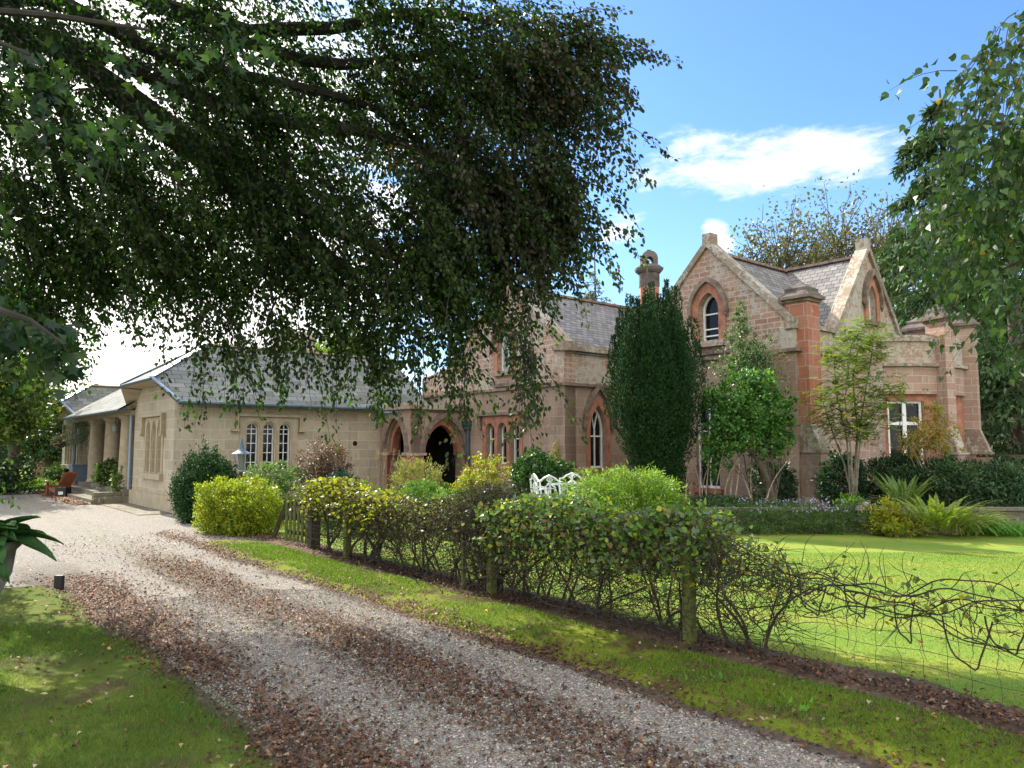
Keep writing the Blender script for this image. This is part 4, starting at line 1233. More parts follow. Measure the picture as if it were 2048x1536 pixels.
LB += [(430, 640, 8.8, 40, 26, .3, 7, .1, (.15, 0, -1)), (540, 640, 8.8, 34, 30, .3, 7, .2, (.1, 0, -1)), (600, 650, 8.8, 20, 24, .3, 4, .2, (.1, 0, -1)), (690, 650, 8.8, 30, 30, .3, 5, .2, (.1, 0, -1)), (760, 650, 8.7, 24, 34, .3, 7, .2, (.1, 0, -1)), (830, 660, 8.6, 24, 34, .3, 6, .3, (.1, 0, -1)), (930, 690, 8.5, 16, 34, .2, 6, .3, (.05, 0, -1)), (1052, 715, 8.5, 16, 30, .2, 7, .7, (.03, 0, -1)), (990, 660, 8.5, 24, 36, .3, 9, .5, (.05, 0, -1)),
       (50, 600, 9, 60, 50, .6, 26, 0, (.3, 0, -.9)), (-30, 690, 9.5, 60, 50, .6, 26, 0, (.1, 0, -1)), (1215, 90, 8.7, 16, 10, .2, 3, 1, (1, 0, .1)), (1190, 240, 8.6, 20, 26, .2, 5, 1, (.8, 0, -.5)), (1165, 400, 8.6, 16, 20, .2, 4, 1, (.6, 0, -.8)),
       (-60, 680, 10, 80, 80, .8, 30, .0, (.1, 0, -1)), (0, 560, 9.5, 110, 70, .8, 50, .0, (.4, 0, -.8)), (-60, 780, 10, 60, 80, .8, 20, .0, (.1, 0, -1)), (180, 470, 9, 200, 50, 1, 60, 0, (.5, 0, -.7)), (1140, 330, 8.5, 20, 60, .3, 12, 1, (.3, 0, -1)), (1100, 440, 8.5, 40, 50, .3, 22, .9, (.3, 0, -1)), (1170, 90, 8.7, 30, 30, .3, 8, 1, (1, 0, -.1)), (420, 300, 9.5, 300, 160, 1, 120, .1, (.6, 0, -.6))]
shade_lobes = [(-9, 7.5, 7, 3.2, 2.8, 2.2, 260), (-5, 6, 8.8, 3.2, 2.4, 1.8, 230), (-1.5, 7.5, 9.0, 2.4, 2.2, 1.2, 150), (-6.5, 4.0, 6.8, 2.4, 2.0, 1.3, 150), (-9.5, 9.5, 4.6, 2, 2.5, 1.3, 120), (-3.5, 3.4, 7.4, 2.4, 1.6, 1.2, 120)]  # unseen off-frame crown lobes, added only to cast shade on the drive
A, D, CS = [], [], []
for px, py, Y, rx, ry, rY, n, cs, dr in LB:
    A.append(lobe(px, py, Y, rx, ry, rY, n)); D.append(np.tile(V(*dr), (n, 1)) + RS.normal(size=(n, 3)) * .38); CS.append(np.full(n, cs))
nmain = sum(len(a) for a in A)
for x, y, z, rx, ry, rz, n in shade_lobes:
    d = nrm(RS.normal(size=(n, 3))) * (RS.uniform(0, 1, n) ** .45)[:, None]
    A.append(V(x, y, z) + d * V(rx, ry, rz)); D.append(nrm(RS.normal(size=(n, 3)) + V(.3, 0, -.3))); CS.append(np.zeros(n))
A = np.concatenate(A); D = np.concatenate(D); CS = np.concatenate(CS)
fine = np.arange(len(A)) < nmain
# boughs: foliage gathers in diagonal bands with gaps between
ba, bb = A[:, 0] * .71 - A[:, 2] * .71, A[:, 0] * .71 + A[:, 2] * .71
hole = vnoise(ba * .9, bb * 3.6 + A[:, 1] * 1.5, 77, 2) < -.42
keep = ~(hole & fine & (RS.uniform(0, 1, len(A)) < .9))
A, D, CS, fine = A[keep], D[keep], CS[keep], fine[keep]
_d = A - C; _px = 1024 + 1500 * _d[:, 0] / (_d @ _F); _py = 768 - 1500 * (_d @ _U) / (_d @ _F)
keep = ~((_px > 930) & (_px < 1030) & (_py > 470) & (_py < 700) & (RS.uniform(0, 1, len(A)) < .75)); keep &= ~((_px > 1030) & (_py > 430) & (RS.uniform(0, 1, len(A)) < .45))
A, D, CS, fine = A[keep], D[keep], CS[keep], fine[keep]
Ls = RS.uniform(.5, 1.05, len(A))
Q1 = sprays(A[fine], D[fine], Ls[fine], 60, .064, .040, droop=.35, spread=.30)
Q2 = sprays(A[~fine], D[~fine], Ls[~fine] * 1.3, 42, .12, .085, droop=.3, spread=.4)
cs = np.concatenate([np.repeat(CS[fine], 60), np.repeat(CS[~fine], 42)])
spc = np.concatenate([np.repeat(RS.uniform(0, 1, fine.sum()), 60), np.repeat(RS.uniform(0, 1, (~fine).sum()), 42)])
n = len(cs); cc1 = palette(n, greens); cc2 = palette(n, copper)
colr = np.where((spc * .7 + RS.uniform(0, 1, n) * .3 < cs * .62)[:, None], cc2, cc1)
Qa = np.concatenate([Q1, Q2])
yl = (np.linalg.norm(Qa[:, 0] - at(790, 330, 8.6), axis=1) < .32) & (RS.uniform(0, 1, n) < .35)
colr[yl] = (.50, .22, .02)
np_mesh('crown', Qa, 4, M['beechleaf'], beech, colr)
np_mesh('twigs', spray_twigs(A[fine], D[fine], Ls[fine], .35, .007), 4, M['barkdark'], beech)
tk = MB(); tk.tube([(-8.6, 8.6, -.1), (-8.5, 8.6, 1.5), (-8.3, 8.6, 3.5), (-8.0, 8.7, 6), (-7.5, 8.6, 9.5)], [.62, .5, .45, .38, .2], 14); tk.build('trunk', M['barkdark'], beech, smooth=True)


def limb(pts, r0, r1):
    pts = np.array(pts, float); k = len(pts); out = [pts[0]]
    for i in range(k - 1):
        for s in np.linspace(0, 1, 6)[1:]:
            p0 = pts[max(i - 1, 0)]; p1 = pts[i]; p2 = pts[i + 1]; p3 = pts[min(i + 2, k - 1)]
            out.append(.5 * ((2 * p1) + (-p0 + p2) * s + (2 * p0 - 5 * p1 + 4 * p2 - p3) * s ** 2 + (-p0 + 3 * p1 - 3 * p2 + p3) * s ** 3) + RS.normal(size=3) * .012)
    MB().tube(out, np.linspace(r0, r1, len(out)), 7).build('limb', M['barkdark'], beech, smooth=True)


for q in [((0, 60), (300, 250), (560, 440), (700, 540), (760, 640)), ((0, 60), (420, 300), (620, 430), (800, 520), (900, 600), (990, 700)), ((0, 60), (500, 230), (760, 270), (960, 380), (1020, 560)),
          ((0, -60), (500, 60), (850, 30), (1050, 60), (1180, 160)), ((0, -60), (600, 120), (880, 120), (1060, 250)), ((0, 60), (200, 330), (420, 480), (560, 560)), ((0, 60), (120, 350), (180, 560)), ((0, 0), (350, 120), (700, 200), (900, 330))]:
    p = [(-8.2, 8.6, 4.6 + RS.uniform(-.6, 1.2))] + [at(x, y, 8.9) for x, y in q]
    limb(p, .14, .02)
# thin hanging branchlets
for (x0, y0, x1, y1) in [(740, 545, 735, 745), (760, 530, 745, 740), (690, 520, 640, 690), (880, 560, 905, 700), (540, 560, 520, 690), (600, 470, 590, 640)]:
    limb([at(x0, y0, 8.8), at((x0 + x1) / 2 + 12, (y0 + y1) / 2, 8.75), at(x1, y1, 8.7)], .02, .006)

# ------------------------------------------------------------------ sycamore at the left edge
syc = empty('sycamore_tree', (-5.2, 4.2, 0), 'nearby sycamore branch with large dark leaves at the left edge', 'tree')
A = np.concatenate([lobe(-10, 620, 4.4, 80, 35, .3, 16), lobe(70, 650, 4.4, 40, 15, .2, 4), lobe(40, 120, 4.6, 90, 60, .3, 14), lobe(-200, 400, 4.6, 140, 330, .5, 50), lobe(180, 240, 5, 120, 60, .4, 10), lobe(330, 70, 5.2, 200, 60, .4, 10)])
D = np.tile(V(.8, 0, -.45), (len(A), 1)) + RS.normal(size=(len(A), 3)) * .35
Q = sprays(A, D, np.full(len(A), .34), 8, .10, .085, droop=.3, spread=.6, flop=.7, shape=LOBED)
np_mesh('crown', Q, 4, M['leafgloss'], syc, palette(len(Q), [(.02, .05, .015), (.03, .07, .02), (.045, .09, .02), (.02, .045, .03)]))
MB().tube([(-5.2, 4.2, -.1), (-5.1, 4.2, 2), (-4.9, 4.2, 4.5)], [.2, .16, .08], 10).build('trunk', M['barkdark'], syc, smooth=True)
for q in [((-300, 500), (-60, 600), (60, 640), (130, 690)), ((-300, 100), (-60, 60), (60, 110)), ((-300, 0), (100, 30), (300, 60))]:
    MB().tube([(-5.0, 4.2, 3.0)] + [at(x, y, 4.0) for x, y in q], np.linspace(.04, .008, len(q) + 1), 6).build('limb', M['barkdark'], syc, smooth=True)

# ------------------------------------------------------------------ birch hanging in from the right
birch = empty('birch_tree', (5.6, 4.6, 0), 'weeping birch with toothed green leaves hanging into the top right corner', 'tree')
LBr = [(1985, 170, 3.9, 55, 90, .3, 20), (2050, 280, 4.0, 60, 160, .3, 42), (1965, 290, 4.1, 40, 90, .3, 15), (2020, 430, 4.4, 80, 120, .4, 56), (1950, 480, 5.2, 60, 90, .4, 30), (2050, 600, 5.2, 60, 110, .4, 34),
       (1910, 390, 4.8, 34, 50, .3, 8), (2100, 60, 4.5, 50, 130, .4, 20), (2240, 300, 4.6, 130, 330, .6, 110), (1890, 440, 5.4, 30, 60, .3, 7), (1930, 130, 3.9, 26, 40, .2, 5), (2030, 60, 4.0, 40, 60, .3, 16), (1900, 430, 6.2, 30, 50, .3, 8)]
A = np.concatenate([lobe(*l) for l in LBr]); n = len(A)
D = np.tile(V(-.45, 0, -.65), (n, 1)) + RS.normal(size=(n, 3)) * .35
Ls = RS.uniform(.25, .48, n)
Q = sprays(A, D, Ls, 15, .052, .040, droop=.4, spread=.28, flop=.8, shape=BIRCH)
np_mesh('crown', Q, 4, M['leafgloss'], birch, palette(len(Q), [(.045, .10, .03), (.065, .14, .03), (.095, .17, .035), (.40, .30, .03)], [5, 5, 3, .12]))
np_mesh('twigs', spray_twigs(A, D, Ls, .4, .0035), 4, M['twig'], birch)
MB().tube([(5.6, 4.6, -.1), (5.5, 4.6, 2.5), (5.3, 4.6, 5.2), (5.0, 4.6, 8)], [.17, .14, .1, .04], 12).build('trunk', M['barkpale'], birch, smooth=True)
for q in [((2300, 100), (2120, 60), (1990, 110), (1910, 190)), ((2300, 350), (2120, 330), (1990, 390), (1880, 440)), ((2300, 480), (2100, 500), (1950, 560)), ((2300, 300), (2080, 240), (1960, 250), (1870, 330))]:
    MB().tube([(5.3, 4.6, 3.6)] + [at(x, y, 4.2) for x, y in q], np.linspace(.03, .004, len(q) + 1), 6).build('limb', M['twig'], birch, smooth=True)


# ------------------------------------------------------------------ trees behind
def conifer(name, label, x, y, h, r, n, cols, z0=.6, group=None, trunk_r=.3, sparse=1.0, droop=.5, leaf=(.32, .09), tr_mat='bark'):
    t = empty(name, (x, y, 0), label, 'tree', group)
    MB().tube([(x, y, -.1), (x + .05, y, h * .5), (x, y, h)], [trunk_r, trunk_r * .6, .03], 9).build('trunk', M[tr_mat], t, smooth=True)
    nb = int(h * 5 * sparse)
    zb = RS.uniform(z0, h * .98, nb); an = RS.uniform(0, 6.28, nb)
    ll = r * (1 - (zb - z0) / (h - z0)) ** .75 * RS.uniform(.55, 1.1, nb) + .15
    P0_ = np.stack([np.full(nb, x), np.full(nb, y), zb], 1); Dn = np.stack([np.cos(an), np.sin(an), np.full(nb, .12)], 1)
    s = np.linspace(0, 1, 6)[None, :, None]
    Pb = P0_[:, None] + Dn[:, None] * ll[:, None, None] * s - Z * droop * ll[:, None, None] * s ** 1.8 * .8
    np_mesh('branches', np_tubes(Pb, np.linspace(.035, .008, 6)), 4, M[tr_mat], t)
    K = n // nb; s = RS.uniform(.12, 1, (nb, K)) ** .7
    pos = P0_[:, None] + Dn[:, None] * (ll[:, None] * s)[..., None] - Z * (droop * ll[:, None] * s ** 1.8 * .8)[..., None]
    sd = np.stack([-np.sin(an), np.cos(an), 0 * an], 1)
    pos = pos + sd[:, None] * (RS.normal(size=(nb, K)) * ll[:, None] * .14)[..., None] - Z * (RS.exponential(.16, (nb, K)))[..., None]
    pos = pos.reshape(-1, 3); m_ = len(pos)
    ld = np.repeat(Dn, K, 0) * .5 + RS.normal(size=(m_, 3)) * .45 - Z * .7
    np_mesh('crown', leaf_quads(pos, ld, rdir(m_, .5), leaf[0] * RS.uniform(.6, 1.3, m_), leaf[1] * RS.uniform(.6, 1.3, m_)), 4, M['needle'], t, palette(m_, cols))
    return t


DK = [(.035, .075, .032), (.055, .11, .04), (.08, .135, .045)]
p = at(1905, 700, 27); conifer('conifer_tree', 'tall dark conifer with a bare grey trunk rising behind the curved bow', p[0], 27, 15, 4.2, 16000, DK, z0=5.0, trunk_r=.42, leaf=(.34, .10))
p = at(2035, 800, 23); conifer('conifer_tree', 'broad shaggy conifer sweeping to the ground at the right edge', p[0], 23, 12, 3.6, 16000, DK, z0=.4, leaf=(.30, .09))
p = at(1965, 800, 30); conifer('conifer_tree', 'dark conifer filling the gap between bow and right edge', p[0], 30, 11, 4.0, 14000, DK, z0=.3, leaf=(.34, .10))
p = at(1800, 500, 34); conifer('conifer_tree', 'yellow green conifer standing behind the right hand gable peak', p[0], 34, 12.2, 3.4, 11000, [(.08, .12, .03), (.12, .16, .03), (.05, .09, .03)], z0=1.5, leaf=(.34, .10))
p = at(1190, 600, 40); conifer('larch_tree', 'thin lone larch top showing above the slate roof', p[0], 40, 12.2, 1.7, 2400, [(.12, .15, .07), (.20, .16, .05), (.10, .13, .08)], z0=2, sparse=1.0, trunk_r=.15, leaf=(.26, .06), droop=.1)
p = at(1240, 600, 41); conifer('larch_tree', 'low yellowing larch crown beside the chimney', p[0] - .3, 41, 9.6, 1.8, 1500, [(.20, .18, .06), (.28, .2, .05)], z0=2, sparse=1.0, trunk_r=.12, leaf=(.26, .06), droop=.1)


def broadleaf(name, label, x, y, z, rr, n, cols, leaf, trunk_r=.25, lump=.3, deep=.8, group=None, nb=60, w=None, limbs_show=True, base=None):
    bx, by = base or (x, y)
    t = empty(name, (bx, by, 0), label, 'tree', group)
    MB().tube([(bx, by, -.1), ((bx + x) / 2, (by + y) / 2, z * .5), (x, y, z)], [trunk_r, trunk_r * .7, trunk_r * .4], 8).build('trunk', M['bark'], t, smooth=True)
    tg, _ = blob_pts((x, y, z), rr, nb, lump=lump, deep=.35)
    s = np.linspace(0, 1, 8)[None, :, None]; b = V(x, y, z - rr[2] * .7)
    mid = (b + tg) / 2 + V(0, 0, .3) + RS.normal(size=tg.shape) * .25 * rr[0]
    Pb = (1 - s) ** 2 * b + 2 * s * (1 - s) * mid[:, None] + s ** 2 * tg[:, None] + RS.normal(size=(nb, 8, 3)) * .04
    np_mesh('branches', np_tubes(Pb, np.linspace(.05, .012, 8)), 4, M['bark'], t)
    # clumps of leaves round branch ends and along branches
    k = max(1, n // nb); src = Pb[:, 3:].reshape(-1, 3); idx = RS.randint(0, len(src), n)
    P = src[idx] + RS.normal(size=(n, 3)) * V(*rr) * .13
    np_mesh('crown', leaf_quads(P, rdir(n, -.2), rdir(n, .7), leaf[0] * RS.uniform(.6, 1.3, n), leaf[1] * RS.uniform(.6, 1.3, n)), 4, M['leaf'], t, palette(n, cols, w))
    return t


AU = [(.10, .11, .05), (.15, .13, .06), (.08, .10, .04), (.13, .10, .07)]
for (px, py, Y, rx, rz, nn, lb) in [(1560, 520, 36, 2.6, 2.4, 2600, 'sparse browning tree behind the left slope of the right roof'), (1680, 505, 37, 2.6, 2.6, 3200, 'sparse browning tree behind the ridge between both gables'), (1770, 520, 38, 2.4, 2.8, 3000, 'sparse browning tree close behind the rightmost gable peak'), (1480, 560, 37, 1.6, 1.6, 900, 'low thin browning tree left of the right roof ridge')]:
    c = at(px, py, Y); broadleaf('autumn_tree', lb, c[0], Y, c[2] + .15, (rx, rx, rz), int(nn * 1.0), AU, (.22, .13), nb=90, group='browning trees behind the house', trunk_r=.2)
c = at(660, 690, 44); broadleaf('lime_tree', 'green treetop just showing over the lodge roof', c[0], 44, c[2] - .6, (2.6, 2, 1.8), 4500, YG, (.28, .18), nb=60)
c = at(-30, 800, 24); broadleaf('maple_tree', 'bushy yellow green tree left of the forecourt', c[0], 24, c[2] + .1, (1.6, 2, 1.7), 13000, [(.06, .11, .015), (.10, .16, .02), (.15, .19, .02), (.04, .08, .015)], (.16, .11), nb=90)
c = at(110, 850, 36); broadleaf('holly_tree', 'dark green tree between the brick wall and lodge', c[0] - .2, 36, 2.6, (1.9, 1.5, 1.7), 11000, [(.03, .07, .025), (.05, .10, .03)], (.14, .09), nb=70)
c = at(60, 760, 30); broadleaf('ash_tree', 'tall green tree rising behind the left hand bushes', c[0] - .5, 30, 4.6, (2.0, 2, 2.2), 9000, [(.05, .10, .015), (.09, .14, .02)], (.18, .12), nb=70)
c = at(-50, 900, 27); plant('laurel_shrub', 'dark clipped laurel under the yellow green tree at far left', 'shrub', (c[0], 27, 0), [((c[0], 27, .6), (1.7, .8, .85), 9000)], [(.02, .05, .015), (.035, .07, .02)], leaf=(.13, .07), mat='leafgloss')
c = at(65, 975, 30); plant('ground_cover_shrub', 'low spreading light green shrub beside the forecourt gravel', 'shrub', (c[0], 29.5, 0), [((c[0], 29.5, .1), (1.15, .6, .30), 5000)], [(.10, .19, .03), (.15, .25, .04)], leaf=(.09, .05))
c = at(112, 955, 31); plant('box_shrub', 'rounded green shrub against the far bay of lodge', 'shrub', (c[0], 31, 0), [((c[0], 31, .35), (.55, .5, .5), 3500)], G1, leaf=(.08, .05))
a_, b_ = at(74, 970, 38), at(125, 970, 38)
bw = MB(); bw.box(((a_[0] + b_[0]) / 2 + .6, 38, -.05), 2.9, .3, 2.05); tag(bw.build('brick_wall', M['brick']), 'weathered red brick garden wall behind the wooden armchair', 'wall')
gt = empty('field_gate', (at(58, 960, 38)[0], 38, 0), 'dark barred gate beside the brick wall', 'gate')
gx = at(55, 960, 38)[0]; m = MB()
for z in (.25, .6, .95, 1.3, 1.55): m.box((gx, 38, z), 1.2, .05, .06)
m.build('gate_bars', M['timberdark'], gt)
for sx in (-.6, .6): MB().box((gx + sx, 38.06, 0), .1, .1, 1.7).build('gate_post', M['timberdark'], gt)
# distant tree belt closing the horizon
for i, x in enumerate([-52, -45, -38, -31, -24.5]):
    broadleaf('hedgerow_tree', 'distant green tree %s beyond the far lawn' % ['at the far left end', 'left of the middle', 'in the middle', 'right of the middle', 'at the right end'][i], x, 62 + i * 1.5, 3.2, (4, 3, 3.2), 3500, [(.05, .09, .03), (.07, .12, .03)], (.5, .35), nb=40, group='trees beyond the far lawn')
for i, x in enumerate([17, 22, 27, 33]):
    broadleaf('woodland_tree', 'dense woodland tree %s behind the right hand conifers' % ['nearest the bow', 'second from the bow', 'third from the bow', 'farthest from the bow'][i], x, 36 + i, 3.2, (3.2, 3, 3.6), 6000, [(.03, .06, .02), (.04, .08, .025)], (.32, .22), nb=50, group='woodland behind the conifers')

# ------------------------------------------------------------------ yew
yx, yy = at(1315, 900, 16.9)[0], 16.9
yew = empty('yew_tree', (yx, yy, .1), 'dark upright yew of many tight spires in front of the middle wing', 'tree')
Ps, Ds = [], []
nsp = 62
for i in range(nsp):
    a = RS.uniform(0, 6.28); r = 1.0 * math.sqrt(RS.uniform(.0, 1)); sx, sy = yx + r * math.cos(a), yy + r * math.sin(a) * .8
    top = 5.35 - (r ** 3) * 1.0 + RS.uniform(-.7, .35)
    if sx > yx + .35: top -= .35 * (sx - yx)
    k = 2000; t = RS.uniform(0, 1, k); z = .35 + (top - .35) * t
    tap = np.clip((1 - t) * 3.2, .10, 1) ** .8 * np.clip(.55 + t * 3, 0, 1)
    prof = np.clip((z - .2) / 2.4, .45, 1)   # narrower towards the foot
    lob = 1 + .28 * np.sin(z * 9 + i) + .15 * np.sin(z * 23 + i * 2)
    an = RS.uniform(0, 6.28, k); rr = .21 * tap * lob * (1 - .35 * RS.uniform(0, 1, k) ** 2)
    Ps.append(np.stack([yx + (sx - yx) * prof + np.cos(an) * rr, yy + (sy - yy) * prof + np.sin(an) * rr, z], 1)); Ds.append(np.stack([np.cos(an) * .6, np.sin(an) * .6, np.full(k, .9)], 1))
P = np.concatenate(Ps); D = np.concatenate(Ds) + RS.normal(size=P.shape) * .25
np_mesh('crown', leaf_quads(P, D, rdir(len(P)),   .062 * RS.uniform(.7, 1.3, len(P)), .026), 4, M['needle'], yew, palette(len(P), [(.012, .040, .018), (.020, .060, .020), (.035, .085, .022)]))
MB().tube([(yx, yy, 0), (yx, yy, 1.2), (yx, yy, 4)], [.16, .13, .05], 8).build('trunk', M['bark'], yew, smooth=True)

# ------------------------------------------------------------------ shrubs by the house
def S(px, Y): return at(px, 900, Y)[0]


x = S(413, 17.5); plant('cypress_shrub', 'dense dark green conifer bush at the lodge corner', 'shrub', (x, 17.4, 0), [((x, 17.4, .62), (.64, .6, .80), 20000, dict(lump=.24, deep=.4)), ((x + .35, 17.3, .95), (.38, .4, .48), 7000, dict(lump=.2))], [(.025, .075, .02), (.035, .10, .025), (.02, .055, .02)], leaf=(.075, .025), mat='needle', out=.6, up=.6)
x = S(478, 14.9); plant('golden_privet', 'rounded golden yellow hedge clump left of the picket gate', 'hedge', (x, 14.9, 0), [((x - .28, 15.05, .50), (.52, .45, .50), 15000, dict(pw=2.6, lump=.16, deep=.6)), ((x + .32, 14.75, .42), (.50, .45, .52), 14000, dict(pw=2.6, lump=.18, deep=.6))], [(.22, .30, .02), (.34, .37, .02), (.12, .21, .02), (.42, .42, .03)], leaf=(.048, .028), stems=26, stem_h=.3)
x = S(545, 17); plant('daphne_shrub', 'pale green airy shrub under the lodge window', 'shrub', (x, 17, 0), [((x, 17, 1.0), (.62, .5, .34), 3800, dict(lump=.2)), ((x + .1, 17, .6), (.6, .5, .4), 2200)], [(.11, .19, .07), (.16, .24, .08), (.08, .14, .05)], leaf=(.065, .025), stems=18, stem_h=.4)
x = S(648, 17.3); plant('barberry_shrub', 'round burgundy leaved shrub against the lodge wall', 'shrub', (x, 17.3, 0), [((x, 17.3, 1.24), (.58, .5, .54), 6500, dict(lump=.3, deep=.8))], [(.13, .05, .05), (.09, .06, .05), (.16, .09, .08), (.06, .06, .03)], leaf=(.042, .026), stems=30, stem_h=.5)
x = S(688, 16.6); plant('skimmia_shrub', 'low blue green glossy mound below the burgundy shrub', 'shrub', (x, 16.6, 0), [((x, 16.6, .75), (.36, .34, .34), 3500)], [(.015, .05, .04), (.025, .07, .05)], leaf=(.07, .035), mat='leafgloss')
x = S(765, 16.4); grass_clump('ornamental_grass', 'clump of upright green grass with pinkish plumes before the porch', 'grass', (x, 16.4, 0), 420, 1.15, .012, [(.10, .22, .08), (.14, .28, .09)], rad=.28, lean=.35, plumes=14)
x = S(835, 16.8); plant('spiraea_shrub', 'rounded buff and green shrub in front of the porch arch', 'shrub', (x, 16.8, 0), [((x, 16.8, .95), (.52, .45, .46), 7000, dict(lump=.3))], [(.28, .24, .09), (.20, .24, .07), (.33, .26, .14), (.14, .20, .04)], leaf=(.055, .016), out=1.0, up=.7, tumble=.4)
x = S(845, 15.6); plant('loosestrife_clump', 'green leafy stems below the buff shrub', 'plant', (x, 15.6, 0), [((x, 15.6, .62), (.50, .3, .36), 3800)], [(.09, .19, .03), (.13, .25, .04)], leaf=(.07, .018), out=.5, up=.7)
x = S(735, 14.6); plant('border_plants', 'soft green planting directly behind the yellowing hedge', 'plant', (x, 14.6, 0), [((x, 14.8, .4), (1.0, .4, .42), 6000)], [(.08, .17, .03), (.12, .22, .03), (.05, .12, .02)], leaf=(.08, .022), up=.7)
x = S(930, 14.6); plant('border_plants', 'lime green planting around the pink flowers', 'plant', (x, 14.4, 0), [((x, 14.4, .42), (.75, .4, .42), 6000)], [(.14, .25, .03), (.22, .32, .04), (.08, .17, .03)], leaf=(.08, .022), up=.7)
x = S(1075, 14.6); plant('border_plants', 'grey green planting in front of the white table', 'plant', (x, 14.5, 0), [((x, 14.5, .30), (.8, .4, .40), 6500)], [(.11, .18, .05), (.15, .23, .04), (.08, .13, .05)], leaf=(.075, .022), up=.8)
x = S(958, 16.2); plant('jasmine_shrub', 'loose yellow and green shrub beside the porch downpipe', 'shrub', (x, 16.2, 0), [((x, 16.2, .8), (.50, .4, .52), 3600, dict(lump=.3, deep=.8)), ((x + .3, 16.2, 1.2), (.4, .3, .35), 700, dict(lump=.3, deep=.9)), ((x - .3, 16.0, .5), (.4, .4, .4), 1800)], [(.30, .36, .03), (.16, .26, .03), (.42, .40, .04), (.35, .24, .04)], leaf=(.055, .035), stems=26, stem_h=.8)
x = S(1080, 17.8); plant('choisya_shrub', 'glossy mid green bush under the triple arched window', 'shrub', (x, 17.6, 0), [((x - .12, 17.6, .88), (.55, .4, .68), 9000, dict(lump=.15)), ((x + .45, 17.8, .8), (.34, .35, .62), 4500)], [(.04, .11, .02), (.06, .15, .025), (.03, .08, .02)], leaf=(.07, .04), mat='leafgloss')
cx_, cy_ = fM.p(4.05, 1.5, .12)[:2]; plant('climbing_rose', 'thin browning climber on the corner below the left gable', 'climber', (cx_, cy_, 0), [((cx_, cy_, 1.5), (.10, .1, .35), 260), ((cx_, cy_, 1.2), (.14, .12, .3), 200)], [(.25, .2, .05), (.15, .18, .04)], leaf=(.05, .03), stems=7, stem_h=1.3, stem_mat='barkpale')
x = S(1245, 14.0); plant('dwarf_maple', 'broad feathery lime green mound behind the hedge', 'shrub', (x, 13.9, 0), [((x, 13.9, .72), (.95, .7, .52), 13000, dict(lump=.32, deep=.5)), ((x + .45, 13.8, .55), (.6, .6, .4), 6000)], [(.16, .27, .03), (.22, .34, .04), (.10, .19, .03), (.30, .30, .04)], w=[4, 4, 2, .4], leaf=(.095, .020), out=.8, up=-.1, tumble=.45, droop=.2)
x = S(1440, 15.9); plant('juniper_shrub', 'low dark green spreading cover beneath the french window', 'shrub', (x, 15.9, .38), [((x, 15.9, .42), (.95, .4, .20), 5000)], [(.03, .08, .025), (.05, .11, .03)], leaf=(.06, .02), mat='needle', stems=0)
# lilac with crooked stem
lx, ly = S(1500, 16.5), 16.5
lil = plant('lilac_tree', 'small leafy tree with a crooked bare trunk left of the corner buttress', 'tree', (S(1545, 16.3), 16.3, .4), [((lx - .1, ly, 2.5), (.72, .6, .62), 3600, dict(lump=.4, deep=.8)), ((lx + .15, ly, 3.12), (.50, .45, .34), 1500, dict(lump=.4, deep=.9)), ((lx - .72, ly, 2.75), (.34, .35, .34), 900, dict(deep=.9)), ((lx - .75, ly, 1.75), (.34, .35, .62), 1500, dict(lump=.35, deep=.9)), ((lx + .52, ly, 2.45), (.42, .4, .40), 1500, dict(lump=.35)), ((lx + .6, ly, 1.85), (.34, .35, .36), 1000, dict(lump=.35)), ((lx + .1, ly, 1.9), (.6, .5, .4), 1500, dict(lump=.4)), ((lx - .3, ly + .1, 2.1), (.5, .5, .5), 1300)], [(.06, .16, .035), (.08, .20, .035), (.12, .25, .04), (.04, .11, .03)], leaf=(.078, .055), mat='leafgloss', stems=14, stem_h=1.6, stem_mat='bark')
MB().tube([at(1548, 1004, 16.3), at(1535, 960, 16.3), at(1520, 925, 16.3), at(1505, 905, 16.4), at(1475, 885, 16.5), at(1455, 840, 16.5), at(1450, 780, 16.5)], [.085, .07, .065, .06, .05, .035, .02], 9).build('trunk', M['bark'], lil, smooth=True)
hx, hy = S(1487, 17.9), 17.7
plant('variegated_holly', 'grey green pointed evergreen reaching up the gable wall', 'tree', (hx + .1, hy, .4), [((hx + .05, hy, 3.6), (.66, .45, .55), 2800, dict(lump=.4, deep=.8)), ((hx - .05, hy, 4.25), (.36, .3, .6), 1300, dict(lump=.4, deep=.9)), ((hx + .42, hy, 3.95), (.3, .3, .3), 700, dict(lump=.4)), ((hx + .35, hy, 3.5), (.45, .4, .45), 2000), ((hx - .05, hy, 4.85), (.14, .14, .28), 350)], [(.12, .19, .09), (.17, .24, .12), (.07, .13, .05)], leaf=(.065, .035), mat='leafgloss', stems=6, stem_h=2.5, stem_mat='bark')
